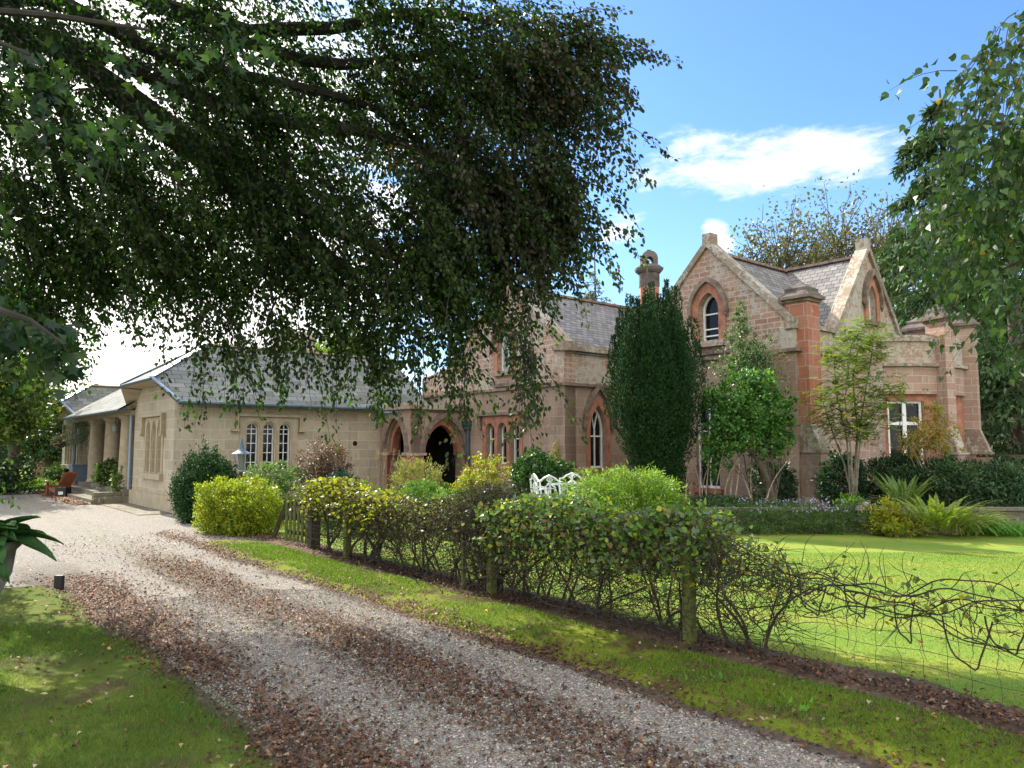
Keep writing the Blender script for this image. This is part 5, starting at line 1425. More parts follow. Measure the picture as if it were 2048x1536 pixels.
# twiggy undergrowth by the wall, thin stems
x = S(1455, 16.9)
ug = empty('bare_saplings', (x, 16.7, .4), 'thin pale upright stems beside the french window', 'plant')
for q in walks(V(x, 16.5, .38) + RS.normal(size=(12, 3)) * V(.45, .12, 0), V(0, 0, 1) + RS.normal(size=(12, 3)) * .12, 8, .2, .08): MB().tube(q, np.linspace(.018, .005, 8), 5).build('stem', M['barkpale'], ug)
x = S(1555, 16.9); plant('euonymus_shrub', 'dusky grey green leaves in the shade beside the buttress', 'shrub', (x - .1, 16.9, .4), [((x - .25, 17.0, 1.0), (.35, .25, .6), 1500, dict(deep=.8)), ((x + .1, 17.1, .8), (.35, .25, .5), 2600)], [(.05, .09, .06), (.03, .07, .03)], leaf=(.07, .04))
x = S(1565, 17.3); plant('dead_climber', 'tangle of pale dry stems clinging under the gable string course', 'climber', (x, 17.35, .4), [((x, 17.35, 3.75), (.28, .2, .30), 260, dict(deep=.9)), ((x + .05, 17.35, 3.1), (.2, .15, .6), 160)], [(.32, .24, .15), (.22, .15, .09)], leaf=(.05, .02), stems=26, stem_h=2.8, stem_r=.008, stem_mat='barkpale', mat='litter', stem_spread=.6)
x = S(1345, 17.4); plant('cotoneaster', 'thin bronze twigs spreading from the wall at the yew foot', 'shrub', (x + .9, 18.0, .4), [((x + .85, 18.0, 1.4), (.4, .3, .6), 500, dict(deep=.9))], [(.16, .13, .06), (.1, .1, .04)], leaf=(.05, .02), stems=20, stem_h=.8, stem_r=.006)

# rowan in front of the garden side
rx_, ry_ = S(1706, 16.0), 16.0
M['rowanbark'] = simple('rowan bark', (.17, .15, .11), .9, .4, 10)
row = empty('rowan_tree', (rx_, ry_, .4), 'slender multi stemmed rowan with light green leaves and a few red berries', 'tree')
st = []
for (x0, pts) in enumerate([[(1708, 1000), (1700, 900), (1690, 800), (1700, 700), (1712, 655)], [(1708, 1000), (1712, 890), (1730, 800), (1745, 720), (1750, 665)], [(1704, 1000), (1690, 930), (1660, 850), (1640, 800)], [(1710, 1000), (1722, 880), (1755, 820), (1790, 770)], [(1703, 1000), (1692, 880), (1675, 780), (1668, 700)], [(1706, 990), (1712, 860), (1705, 760), (1722, 690)]]):
    P = np.array([at(px, py, 16.0 + (x0 % 3 - 1) * .22) for px, py in pts]); P += RS.normal(size=P.shape) * .02
    st.append(P); MB().tube(P, np.linspace(.024, .006, len(P)), 6).build('stem', M['rowanbark'], row, smooth=True)
src = np.concatenate([P[1:] * t + P[:-1] * (1 - t) for P in st for t in (.1, .35, .6, .85, 1.0)])
src = src[src[:, 2] > 1.9]
src = np.concatenate([src, np.array([at(*q, 16) for q in [(1660, 700), (1690, 660), (1760, 690), (1640, 790), (1780, 760), (1700, 850), (1740, 860), (1765, 830), (1650, 830), (1690, 760)]])])
k = 15; A = np.repeat(src, k, 0) + RS.normal(size=(len(src) * k, 3)) * V(.16, .2, .13)
D = RS.normal(size=A.shape) * V(1, 1, .4) + V(0, 0, .15); Lr = RS.uniform(.14, .28, len(A))
s = np.linspace(.2, 1, 7); Qs = []
Dn = nrm(D); sd = nrm(np.cross(Dn, np.broadcast_to(Z, Dn.shape)))
for j, x in enumerate(s):
    for sg in (-1, 1):
        pp = A + Dn * (Lr * x)[:, None] - Z * (.3 * Lr * x ** 2)[:, None]
        Qs.append(leaf_quads(pp, sd * sg + Dn * .5 - Z * .2, np.broadcast_to(Z, pp.shape) + RS.normal(size=pp.shape) * .2, .078, .030, .05))
Q = np.concatenate(Qs); np_mesh('crown', Q, 4, M['leaf'], row, np.tile(palette(len(A), [(.15, .23, .035), (.22, .28, .04), (.11, .18, .04), (.38, .30, .03)], [4, 3, 3, .5]), (14, 1)))
for (px, py) in [(1738, 672), (1712, 700), (1768, 625 + 60), (1736, 884), (1655, 850), (1800, 832)]:
    m = MB()
    c = at(px, py, 15.8)
    for q in range(14): m.lathe(c + RS.normal(size=3) * .035, [(.001, 0), (.012, .008), (.001, .018)], 6)
    m.build('berry_cluster', simple('red berries', (.5, .05, .01), .4) if 'berry' not in M else M['berry'], row)
    M.setdefault('berry', row.children[-1].data.materials[0])
MB().tube([at(1708, 1002, 16), at(1706, 960, 16), at(1700, 930, 16)], [.06, .05, .035], 8).build('trunk', M['rowanbark'], row, smooth=True)

# retaining wall, boulder, shrubs on the terrace
rw = MB(); rw.box((7.6, 15.33, -.06), 8.2, .22, .48); rw.box((7.6, 15.30, .42), 8.3, .32, .05)
rw.box((13.2, 15.23, -.06), 2.9, .22, .46); rw.box((13.2, 15.20, .402), 3.0, .32, .05)
tag(rw.build('retaining_wall', M['concrete']), 'low lichened stone wall holding up the garden terrace', 'wall')
bx = at(1737, 1010, 15.05); m = MB(); m.box((bx[0], 15.0, -.05), .34, .36, .5); m.lathe((bx[0] - .1, 14.98, .45), [(.2, 0), (.17, .06), (.05, .16), (.01, .17)], 7)
tag(m.build('stone_block', M['parapet']), 'rough pale capped stone block at the end of the terrace wall', 'stone')
m = MB(); m.box((at(1622, 1000, 16.6)[0], 16.75, .38), .66, .5, .11); m.lathe((at(1622, 1000, 16.6)[0], 16.7, .49), [(.25, 0), (.2, .06), (.1, .1)], 8); tag(m.build('stone_trough', M['concrete']), 'mossy stone plinth block at the buttress foot', 'stone')
x = S(1665, 16.9); plant('laurel_shrub', 'dark glossy bush just right of the corner buttress', 'shrub', (x, 16.7, .4), [((x + .12, 16.7, .85), (.48, .4, .62), 6500)], [(.02, .055, .025), (.03, .08, .03)], leaf=(.08, .035), mat='leafgloss')
x = S(1785, 17.0); plant('laurel_shrub', 'shadowy green bush below the bow window', 'shrub', (x, 17, .4), [((x, 17, .85), (.80, .5, .55), 9000), ((x + .2, 16.9, 1.1), (.5, .4, .35), 3000)], [(.03, .075, .025), (.045, .10, .03), (.02, .05, .02)], leaf=(.08, .03), mat='leafgloss')
x = S(1930, 16.5); plant('laurel_hedge', 'wide dark green evergreen mass at the right end of terrace', 'hedge', (x, 16.4, .4), [((x - .4, 16.4, .78), (.9, .6, .62), 12000, dict(lump=.12)), ((x + .55, 16.3, .68), (.72, .55, .58), 10000, dict(lump=.12))], [(.03, .075, .03), (.05, .11, .035), (.02, .05, .025), (.08, .14, .05)], leaf=(.095, .032), mat='leafgloss')
x = S(1845, 17.0); plant('azalea_shrub', 'thin shrub turning orange and gold beside the bow window', 'shrub', (x, 16.5, .4), [((x, 16.6, 1.95), (.55, .4, .45), 2600, dict(lump=.3, deep=.9)), ((x - .45, 16.6, 1.75), (.35, .3, .3), 900, dict(deep=.9)), ((x + .05, 16.5, 2.5), (.22, .2, .3), 380, dict(deep=.9))], [(.35, .25, .05), (.25, .25, .05), (.40, .20, .06), (.20, .26, .05)], leaf=(.06, .028), stems=16, stem_h=1.2, stem_mat='barkpale')
fern('tall_fern', 'tall upright green fern in front of the bow', (S(1800, 15.8), 15.8, .4), 44, 1.05, [(.10, .20, .03), (.15, .26, .04)], lean=.6, droop=.3, w=.065, rad=.25)
fern('golden_fern', 'large spreading yellow green fern at the lawn edge', (S(1868, 14.5), 14.5, 0.05), 90, 1.25, [(.20, .29, .03), (.27, .34, .04), (.15, .24, .03)], lean=1.1, droop=.35, w=.075, rad=.35)
fern('golden_fern', 'smaller yellowed fern left of the large spreading one', (S(1790, 14.4), 14.35, 0), 34, .62, [(.26, .30, .03), (.20, .26, .03)], lean=1.1, droop=.35, w=.06, rad=.2)
x = S(1765, 14.5); plant('golden_spiraea', 'golden leaved low shrub before the stone block', 'shrub', (x, 14.5, 0), [((x, 14.5, .34), (.36, .3, .34), 2000, dict(lump=.5, deep=.9)), ((x + .25, 14.4, .2), (.5, .25, .2), 1400, dict(lump=.5, deep=.9))], [(.42, .38, .02), (.30, .32, .02), (.22, .26, .03)], leaf=(.07, .032))
x = S(1640, 14.8); ast = plant('aster_patch', 'airy green asters dotted with small lilac flowers along the wall', 'plant', (x, 14.8, 0), [((x - .5, 14.8, .25), (1.3, .35, .36), 7500, dict(deep=.7, lump=.4)), ((x + .6, 14.8, .28), (.6, .35, .34), 2800, dict(lump=.4)), ((x - 1.6, 14.9, .25), (.7, .3, .34), 3000, dict(lump=.4))], [(.08, .15, .05), (.12, .2, .05), (.06, .11, .03)], leaf=(.06, .014), up=.6)
x2 = S(1560, 15.55); P = np.concatenate([V(x - .0, 14.7, .50) + RS.normal(size=(90, 3)) * V(.75, .15, .06), V(x2 + .3, 15.55, .56) + RS.normal(size=(100, 3)) * V(.85, .12, .05)])
np_mesh('flowers', leaf_quads(np.repeat(P, 3, 0), rdir(len(P) * 3, .2), rdir(len(P) * 3, 1.0), .032, .032), 4, M['litter'], ast, palette(len(P) * 3, [(.42, .36, .72), (.55, .5, .8)]))['kind'] = 'stuff'
x = S(1530, 15.6); plant('aster_clump', 'low lilac daisies on the terrace under the crooked tree', 'plant', (x, 15.55, .4), [((x, 15.6, .44), (.95, .18, .13), 2600)], [(.07, .13, .05), (.05, .1, .03)], leaf=(.05, .015), stems=0)
grass_clump('daylily_clump', 'arching straw tipped lily leaves behind the large fern', 'plant', (S(1900, 15.0), 15.0, 0), 700, 1.2, .026, [(.14, .27, .03), (.20, .32, .04), (.38, .32, .12)], rad=.55, lean=.9, droop=.7)
grass_clump('daylily_clump', 'bright green strap leaves at the far right lawn edge', 'plant', (S(2010, 14.9), 14.9, 0), 520, .62, .022, [(.08, .24, .03), (.13, .31, .04)], rad=.75, lean=1.0, droop=.7)
grass_clump('iris_clump', 'fresh green strap leaves against the wall right of the fern', 'plant', (S(1955, 15.0), 14.95, 0), 420, .8, .026, [(.08, .25, .03), (.13, .31, .04)], rad=.5, lean=1.0, droop=.7)
x = S(1710, 15.5); plant('saxifrage', 'small bright lime plant at the rowan foot', 'plant', (x - .08, 15.55, .42), [((x - .08, 15.6, .50), (.26, .15, .17), 900)], [(.18, .34, .03), (.24, .4, .04)], leaf=(.07, .05))

# log store at the right edge
ls = empty('log_store', (at(2040, 960, 19)[0], 19, .4), 'open log store with a flat dark roof at the right edge', 'shed')
lx0 = at(1998, 912, 19)[0]; m = MB(); m.box((lx0 + 1.6, 19.2, 1.42), 3.3, 1.3, .06, c2=(0, 0, 1)); m.build('roof', M['timberdark'], ls)
for dx in (.12, 1.2, 2.4): MB().box((lx0 + dx, 18.7, .2), .09, .09, 1.215).build('post', M['timberdark'], ls)
m = MB()
for i in range(90):
    c = V(lx0 + RS.uniform(.25, 2.6), 18.95 + RS.uniform(-.05, .05), .45 + RS.uniform(0, .75)); m.tube([c, c + V(0, .35, 0)], RS.uniform(.04, .075), 7)
m.build('logs', M['barkpale'], ls); ls.children[-1]['kind'] = 'stuff'

# ------------------------------------------------------------------ small things by the house
# white garden table and chairs
def iron_chair(x, y, z, rz, label):
    t = empty('garden_chair', (x, y, z), label, 'chair', 'white cast garden chairs', rz)
    c, s = math.cos(rz), math.sin(rz); g = lambda a, b, h: (x + a * c - b * s, y + a * s + b * c, z + h)
    m = MB(); m.lathe(g(0, 0, .42), [(.24, 0), (.25, .015), (.24, .03)], 18); m.build('seat', M['whitemetal'], t)
    for a, b in ((-.19, -.17), (.19, -.17), (-.18, .18), (.18, .18)):
        MB().tube([g(a * .8, b * .8, .42), g(a * 1.1, b * 1.1, .2), g(a * 1.25, b * 1.25, 0)], .014, 6).build('leg', M['whitemetal'], t)
    m = MB()
    m.tube([g(-.26, .2, .42), g(-.28, .23, .62), g(-.27, .25, .80), g(-.2, .26, .80), g(-.13, .26, .86), g(0, .27, .92), g(.13, .26, .86), g(.2, .26, .80), g(.27, .25, .80), g(.28, .23, .62), g(.26, .2, .42)], .020, 6)
    for k in (-1, 1):
        m.tube([g(0, .22, .44), g(k * .10, .23, .56), g(k * .12, .24, .68), g(0, .25, .76), g(-k * .06, .26, .84), g(0, .27, .9)], .018, 5)
        m.tube([g(k * .26, .2, .62), g(k * .27, 0, .64), g(k * .24, -.14, .60), g(k * .2, -.15, .44)], .015, 5)
    m.tube([g(0, .22, .44), g(0, .26, .92)], .022, 5)
    m.build('backrest', M['whitemetal'], t); return t


cy2 = 15.9; cz2 = .20
iron_chair(S(1092, cy2), cy2 + .1, cz2, 1.9, 'white ornate metal chair turned sideways at the left end')
iron_chair(S(1108, 15.5), 15.4, cz2, 2.7, 'white ornate metal chair with its back to the lawn')
iron_chair(S(1147, cy2), cy2 + .5, cz2, -.1, 'white ornate metal chair at the right of the table')
tt_ = empty('garden_table', (S(1128, 15.9), 15.9, cz2), 'pale green topped garden table among white chairs', 'table')
m = MB(); m.lathe((S(1128, 15.9), 15.9, cz2 + .70), [(.36, 0), (.37, .012), (.36, .025)], 26); m.build('table_top', M['grnbrass'], tt_)
for a in (0.5, 2.6, 4.7): MB().tube([(S(1128, 15.9) + .25 * math.cos(a), 15.9 + .25 * math.sin(a), cz2 + .70), (S(1128, 15.9) + .12 * math.cos(a), 15.9 + .12 * math.sin(a), cz2 + .35), (S(1128, 15.9) + .3 * math.cos(a), 15.9 + .3 * math.sin(a), cz2)], .014, 6).build('leg', M['whitemetal'], tt_)
# white swan-like stone ornament by the porch
ox, oy = at(888, 975, 17.3)[0], 17.3
m = MB(); m.lathe((ox, oy, .10), [(.16, 0), (.16, .05), (.09, .09), (.12, .2), (.17, .3), (.15, .4), (.08, .46)], 14)
m.tube([(ox + .05, oy, .48), (ox + .02, oy, .6), (ox - .05, oy, .72), (ox - .13, oy, .74), (ox - .18, oy, .66)], [.07, .05, .04, .04, .015], 8)
tag(m.build('garden_ornament', M['whitemetal'], smooth=True), 'white stone garden ornament standing before the dark porch arch', 'ornament')
# lilac pink flowers
ag = empty('agapanthus', (at(908, 1040, 13.6)[0], 13.6, 0), 'pale pink starry flower heads above the lime green planting', 'flowers')
for dx, dz in ((-.08, .62), (.03, .70), (.12, .58), (-.02, .5), (.16, .48)):
    c = V(ag.location[0] + dx, 13.6, dz); MB().tube([(c[0], 13.6, 0), tuple(c)], .006, 5).build('stem', M['timber'], ag)
    k = 26; dd = rdir(k); np_mesh('flower_head', leaf_quads(c + dd * .02, dd, rdir(k), .06, .018), 4, M['litter'], ag, palette(k, [(.72, .5, .68), (.8, .62, .75)]))
# lantern post
lpx, lpy = at(483, 905, 16.3)[0], 16.3; lz = at(483, 905, 16.3)[2]
lp = empty('lamp_post', (lpx, lpy, 0), 'old garden lamp with a pointed metal hood before the lodge window', 'lamp')
MB().tube([(lpx, lpy, 0), (lpx, lpy, lz - .42)], .035, 8).build('post', M['timberdark'], lp)
MB().lathe((lpx, lpy, lz - .42), [(.06, 0), (.07, .03), (.05, .05)], 10).build('lamp_base', M['grnbrass'], lp)
MB().lathe((lpx, lpy, lz - .02), [(.21, -.02), (.20, 0), (.09, .06), (.06, .10), (.02, .28), (.002, .36)], 18).build('hood', M['planter'], lp)
MB().lathe((lpx, lpy, lz - .37), [(.055, 0), (.075, .15), (.085, .33)], 8).build('glass', M['glassgrey'], lp)
for a in range(4): MB().tube([(lpx + .06 * math.cos(a * 1.57), lpy + .06 * math.sin(a * 1.57), lz - .37), (lpx + .17 * math.cos(a * 1.57), lpy + .17 * math.sin(a * 1.57), lz - .04)], .006, 5).build('bracket', M['planter'], lp)
# wooden armchair, box, planters
def adirondack(x, y, rz):
    t = empty('wooden_armchair', (x, y, 0), 'slatted orange brown wooden armchair facing the forecourt', 'chair', None, rz)
    c, s = math.cos(rz), math.sin(rz); sc = .84; g = lambda a, b, h: (x + (a * c - b * s) * sc, y + (a * s + b * c) * sc, h * sc)
    for k in range(6):
        a = -.25 + .10 * k; hh = .98 - .9 * abs(a) ** 1.6 * .6
        MB().beam(g(a, .12, .30), g(a * 1.15, .48, hh), .085, .02, up=g(0, -1, 0)).build('back_slat', M['teak'], t)
    for k in range(5): MB().beam(g(-.29, -.42 + .12 * k, .40 - .022 * k), g(.29, -.42 + .12 * k, .40 - .022 * k), .10, .02).build('seat_slat', M['teak'], t)
    for sx in (-1, 1):
        MB().beam(g(sx * .36, -.46, .58), g(sx * .36, .34, .56), .12, .022).build('armrest', M['teak'], t)
        MB().beam(g(sx * .33, -.36, 0), g(sx * .33, -.36, .57), .03, .09, up=(c, s, 0)).build('leg', M['teak'], t)
        MB().beam(g(sx * .29, -.46, .36), g(sx * .29, .5, .02), .03, .10).build('leg', M['teak'], t)


adx = at(122, 985, 26.3)[0]; adirondack(adx, 26.3, -1.9)
cpos = at(126, 990, 25.4); m = MB(); m.box((cpos[0], 25.4, 0), .36, .34, .34); cb = m.build('storage_box', M['black']); tag(cb, 'small black box on the gravel beside the wooden armchair', 'box')
mm = MB(); mm.box((cpos[0] + .02, 25.226, .1), .16, .006, .1); mm.build('window_patch', M['white'], cb)
pp = fL.p(11.9, .41, .12); pb = empty('square_planter', pp, 'square blue grey planter on the lodge step', 'planter')
m = MB(); m.box(pp, .66, .66, .58, u1, u2); m.build('box', M['planter'], pb); m = MB(); m.box(pp + Z * .582, .72, .72, .04, u1, u2); m.build('rim', M['planter'], pb)
plant('olive_tree', 'grey green standard tree growing in the square planter', 'tree', tuple(pp + Z * .5), [(tuple(pp + Z * 1.75), (.52, .52, .55), 2600, dict(lump=.25, deep=.8))], [(.12, .15, .10), (.17, .2, .13), (.08, .11, .07)], leaf=(.07, .018), stems=3, stem_h=1.0, stem_mat='barkpale', stem_r=.02, droop=.4)
p8 = fL.p(7.2, .41, .12); plant('potted_fern', 'dark green bush between the two nearest columns', 'plant', tuple(p8), [(tuple(p8 + Z * .35), (.4, .4, .42), 2600)], [(.06, .12, .02), (.1, .16, .02), (.03, .07, .02)], leaf=(.09, .035))
p6 = fL.p(5.0, .15, .35); plant('step_fern', 'trailing green plant at the near end of the lodge step', 'plant', tuple(p6), [(tuple(p6 + Z * .45), (.2, .2, .5), 700, dict(deep=.9))], [(.12, .18, .05), (.08, .14, .03)], leaf=(.08, .03))
hb = fL.p(13.95, 1.92, .5); bk = empty('hanging_basket', hb, 'hanging basket of pale flowers on the far bay', 'basket')
MB().lathe(hb - Z * .28, [(.02, 0), (.18, .08), (.24, .2), (.25, .26)], 14).build('basket', M['twig'], bk)
P, N = blob_pts(tuple(hb), (.36, .36, .24), 1400, lump=.25); np_mesh('flowers', leaf_quads(P, N, rdir(len(P)), .06, .035), 4, M['leaf'], bk, palette(len(P), [(.25, .2, .06), (.10, .16, .03), (.5, .42, .45), (.35, .38, .5), (.4, .25, .1)]))
MB().tube([hb, hb + Z * .5, fL.p(13.95, 2.42, .02)], .01, 4).build('bracket', M['black'], bk)
hl = fL.p(7.1, 2.15, .0); l_ = empty('hanging_lantern', hl, 'small glass lantern hung between the columns', 'lantern')
MB().tube([hl + Z * .28, hl + Z * .5], .01, 4).build('chain', M['black'], l_); MB().lathe(hl, [(.05, 0), (.09, .06), (.10, .2), (.04, .28)], 10).build('glass', M['glassgrey'], l_)

# stone planter with hosta at the left edge
ux, uy = -4.08, 5.5
urn = empty('garden_urn', (ux, uy, 0), 'tall grey stone urn on a foot at the left edge', 'planter')
MB().lathe((ux, uy, 0), [(.26, 0), (.26, .10), (.20, .16), (.10, .24), (.09, .42)], 24).build('foot', M['urn'], urn, smooth=True)
MB().lathe((ux, uy, .40), [(.09, 0), (.2, .06), (.32, .18), (.40, .36), (.42, .53), (.45, .56), (.45, .61), (.39, .61), (.37, .5)], 32).build('bowl', M['urn'], urn, smooth=True)
hs = empty('hosta_plant', (ux, uy, .9), 'hosta with big ribbed dark green leaves filling the urn', 'plant')


def hosta_leaf(base, d, L, W_, droop):
    d = nrm(V(*d)); s = nrm(np.cross(d, Z)); m = MB(); nu, nv = 10, 8; b = []
    hz = nrm(d * V(1, 1, 0))
    for i in range(nu + 1):
        t = i / nu; w_ = W_ / 2 * (math.sin(math.pi * min(1, t * .93 + .04) ** .72)) ** .8 * (1 if t < 1 else .02)
        c = V(*base) + d * L * t * .8 + hz * L * t * t * .35 - Z * droop * L * t ** 2
        for j in range(nv + 1):
            v = j / nv * 2 - 1
            m.v.append(tuple(c + s * v * w_ + Z * (abs(v) * w_ * .35 + .008 * math.sin(v * 14) * (1 - t * .5)) + RS.normal(size=3) * .0015))
    for i in range(nu):
        for j in range(nv):
            a = i * (nv + 1) + j; m.f.append((a, a + 1, a + nv + 2, a + nv + 1))
    o = m.build('leaf', M['hosta'], hs, smooth=True)


M['hosta'] = simple('hosta leaf', (.045, .12, .03), .55, .4, 9, .6, spec=.3)
for k in range(30):
    a = RS.uniform(-2.9, 1.2); up = RS.uniform(.5, 2.6)
    hosta_leaf((ux + .20 * math.cos(a) + .08, uy + .2 * math.sin(a), .98), (math.cos(a), math.sin(a), up), RS.uniform(.38, .48), RS.uniform(.28, .36), RS.uniform(.25, .7))
for q in [((.5, -.9, .35), .40, .30, .8), ((.1, -1, .5), .42, .32, .8), ((.8, -.8, .2), .36, .28, .8), ((.95, -.3, .3), .34, .26, .9), ((-.3, -1, .3), .4, .3, .8), ((.6, -.8, .9), .44, .32, .6), ((.9, -.4, 1.0), .46, .30, .8), ((.7, -.7, 1.5), .46, .30, .6), ((-.2, -.9, .9), .40, .28, .8), ((1, 0, 1.6), .46, .30, .6), ((.9, -.2, .4), .36, .2, 1.0)]:
    hosta_leaf((ux + .22, uy - .12, 1.0), q[0], q[1], q[2], q[3])
c = at(118, 1172, 9.1); m = MB(); m.box((c[0], 9.1, -.05), .09, .06, .22); tag(m.build('marker_stake', M['black']), 'short black stake at the mossy lawn edge', 'stake')

# ------------------------------------------------------------------ fence, gate
fen = empty('wire_fence', AD(0, 0), 'low netting fence on mossy posts between verge and lawn', 'fence')
def mpost(a, d, h, w, par, name='post', mat='timber', tilt=(0, 0)):
    b = AD(a, d, -.05); m = MB(); m.beam(b, b + V(tilt[0], tilt[1], h), w, w, up=u1); return m.build(name, M[mat], par)


mpost(0, .0, .93, .085, fen); mpost(2.77, .0, .92, .085, fen); mpost(3.25, .05, .85, .045, fen); mpost(6.35, -.02, .82, .09, fen, mat='timber'); mpost(-3.4, 0, .9, .085, fen)
rowsz = [.02, .12, .22, .32, .43, .55, .68]
m = MB()
A_ = np.arange(-3.4, 7.6, .15)
wob = lambda a, z: AD(a, .012 * math.sin(a * 5 + z * 9), z + .012 * math.sin(a * 3.1 + z * 4) + .01 * math.sin(a * 9))
for z in rowsz: m.tube([wob(a, z) for a in A_], .0022 if z < .6 else .003, 3)
nn_ = 0
for a in A_:
    pts = [wob(a + (RS.uniform(-.018, .018)), z) for z in np.linspace(.02, .68, 12)]; m.tube(pts, .0018, 3)
m.build('wire_netting', M['wire'], fen)
gate = empty('picket_gate', AD(8.05, .02), 'open mossy green picket gate between the hedges', 'gate')
gp0 = gd(612, 1095); gp1 = gd(568, 1088)
gdir = nrm(gp1 - gp0); GL = np.linalg.norm(gp1 - gp0); gtop = at(568, 990, gp1[1])[2]; gtop2 = at(612, 992, gp0[1])[2]
GL = .62
for k in range(6):
    b = gp0 + gdir * (GL * k / 5.0); MB().box((b[0], b[1], .06), .065, .018, gtop - .06, gdir, nrm(np.cross(gdir, Z))).build('picket', M['timber'], gate)
nb_ = nrm(np.cross(gdir, Z))
for z in (.22, .72): MB().beam(gp0 + Z * z + nb_ * .022, gp0 + gdir * GL + Z * z + nb_ * .022, .02, .08).build('rail', M['timberdark'], gate)
MB().beam(gp0 + Z * .26 + nb_ * .04, gp0 + gdir * GL + Z * .68 + nb_ * .04, .02, .06).build('brace', M['timberdark'], gate)
c = gd(627, 1099); m = MB(); m.box((c[0], c[1], -.05), .16, .16, 1.05, u1, u2); tag(m.build('gate_post', M['timberdark']), 'thick dark wooden post the picket gate hangs on', 'post')
c = gd(545, 1078); m = MB(); m.beam(c - Z * .03, at(575, 1000, c[1] - .1), .06, .06); tag(m.build('leaning_stake', M['timberdark']), 'leaning dark timber prop left of the picket gate', 'stake')


# ------------------------------------------------------------------ hedge along the fence
def hedge(name, label, a0, a1, top, nt, nl, cols, w=None, leaf=(.05, .034), depth=.22, zleaf=(.45, 1.0), tw=.0032, root_n=14, matl='leafgloss', dense=.35, dcen=-.12, step=.055, rootr=.016):
    am = (a0 + a1) / 2; t = empty(name, AD(am, -.05), label, 'hedge')
    L = a1 - a0
    # main stems from the ground
    ar = a0 + L * RS.uniform(.06, .94, root_n); P = np.array([AD(a, dcen + RS.uniform(-.1, .1), 0) for a in ar])
    D = V(0, 0, 1) + RS.normal(size=(root_n, 3)) * .35
    for q in walks(P, D, 12, step * 1.6, .16, keep=.2): MB().tube(q, np.linspace(rootr, .004, 12), 6).build('stem', M['twig'], t, smooth=True)
    # tangle
    a = a0 + L * RS.uniform(0, 1, nt); th = np.array([top(x) for x in a]); z = th * RS.uniform(.05, 1, nt) ** .8
    dd = dcen + RS.normal(size=nt) * depth * .5
    P = FO + u1 * a[:, None] - u2 * dd[:, None]; P[:, 2] = z
    D = RS.normal(size=(nt, 3)) * V(1, .6, .8) + V(0, 0, .25)
    Wk = walks(P, D, 10, step, .28); Wk[..., 2] = np.clip(Wk[..., 2], .01, None)
    over = Wk[..., 2] > th[:, None] * 1.02; Wk[..., 2] = np.where(over, th[:, None] * 1.02 - (Wk[..., 2] - th[:, None]) * .4, Wk[..., 2])
    np_mesh('twigs', np_tubes(Wk, np.linspace(tw * 1.3, tw * .5, 10)), 4, M['twig'], t)
    a = a0 + L * RS.uniform(-.02, 1.02, nl); th = np.array([top(x) for x in a])
    zz = th * (zleaf[0] + (zleaf[1] + .03 - zleaf[0]) * RS.beta(2.2, 1.1, nl)); dd = dcen + RS.normal(size=nl) * depth * .6
    P = FO + u1 * a[:, None] - u2 * dd[:, None]; P[:, 2] = zz + .02 * RS.normal(size=nl)
    np_mesh('leaves', leaf_shape(P, rdir(nl, -.1), rdir(nl, .8), leaf[0] * RS.uniform(.6, 1.3, nl), leaf[1] * RS.uniform(.6, 1.3, nl), .18, ROUND), 4, M[matl], t, palette(nl, cols, w))
    return t


hedge('honeysuckle_hedge', 'yellowing straggly hedge against the gate post', 5.1, 7.75, lambda a: .98 + .20 * math.exp(-((a - 6.9) / .7) ** 2) + .03 * math.sin(a * 7), 1000, 3800, [(.42, .40, .02), (.28, .32, .03), (.16, .20, .03), (.16, .13, .06)], [3, 3, 2.5, 2], leaf=(.062, .045), depth=.28, zleaf=(.42, 1.0), rootr=.03, root_n=9)
hedge('privet_hedge', 'thin twiggy middle length of hedge with few leaves', 3.4, 5.3, lambda a: .98 - .06 * math.sin(a * 3), 900, 2400, [(.18, .21, .09), (.26, .29, .06), (.13, .16, .06), (.18, .13, .07)], leaf=(.045, .022), depth=.25, zleaf=(.35, 1.0), step=.05)
hedge('rosemary_bush', 'upright dark olive bush around the second fence post', 2.7, 3.35, lambda a: 1.28 - .5 * abs(a - 2.95), 900, 2600, [(.05, .07, .025), (.08, .09, .03), (.10, .10, .05)], leaf=(.05, .012), depth=.26, zleaf=(.2, 1.0), matl='leaf')
hedge('honeysuckle_hedge', 'largest dense green topped hedge left of the nearest fence post', -.15, 2.75, lambda a: 1.05 + .07 * math.sin(a * 4 + 1) + .03 * math.sin(a * 13) + .06 * math.exp(-((a - 2.3) / .5) ** 2), 1700, 8600, [(.10, .20, .04), (.14, .23, .04), (.15, .22, .12), (.34, .38, .03), (.18, .13, .06)], [4, 3.5, 2.5, 1.6, 1.4], leaf=(.060, .042), depth=.34, zleaf=(.40, 1.0), root_n=22)
hedge('honeysuckle_hedge', 'thin tangled hedge end with small leaves right of the nearest post', -.95, -.05, lambda a: 1.0 + .28 * a * .9, 220, 420, [(.10, .15, .05), (.24, .28, .03), (.14, .16, .07)], leaf=(.045, .026), depth=.14, zleaf=(.5, 1.05), step=.06, root_n=5)
vine = empty('bare_vine', AD(-1.8, 0), 'nearly bare twisting vine strung along the netting at the right', 'vine')
Ps = []
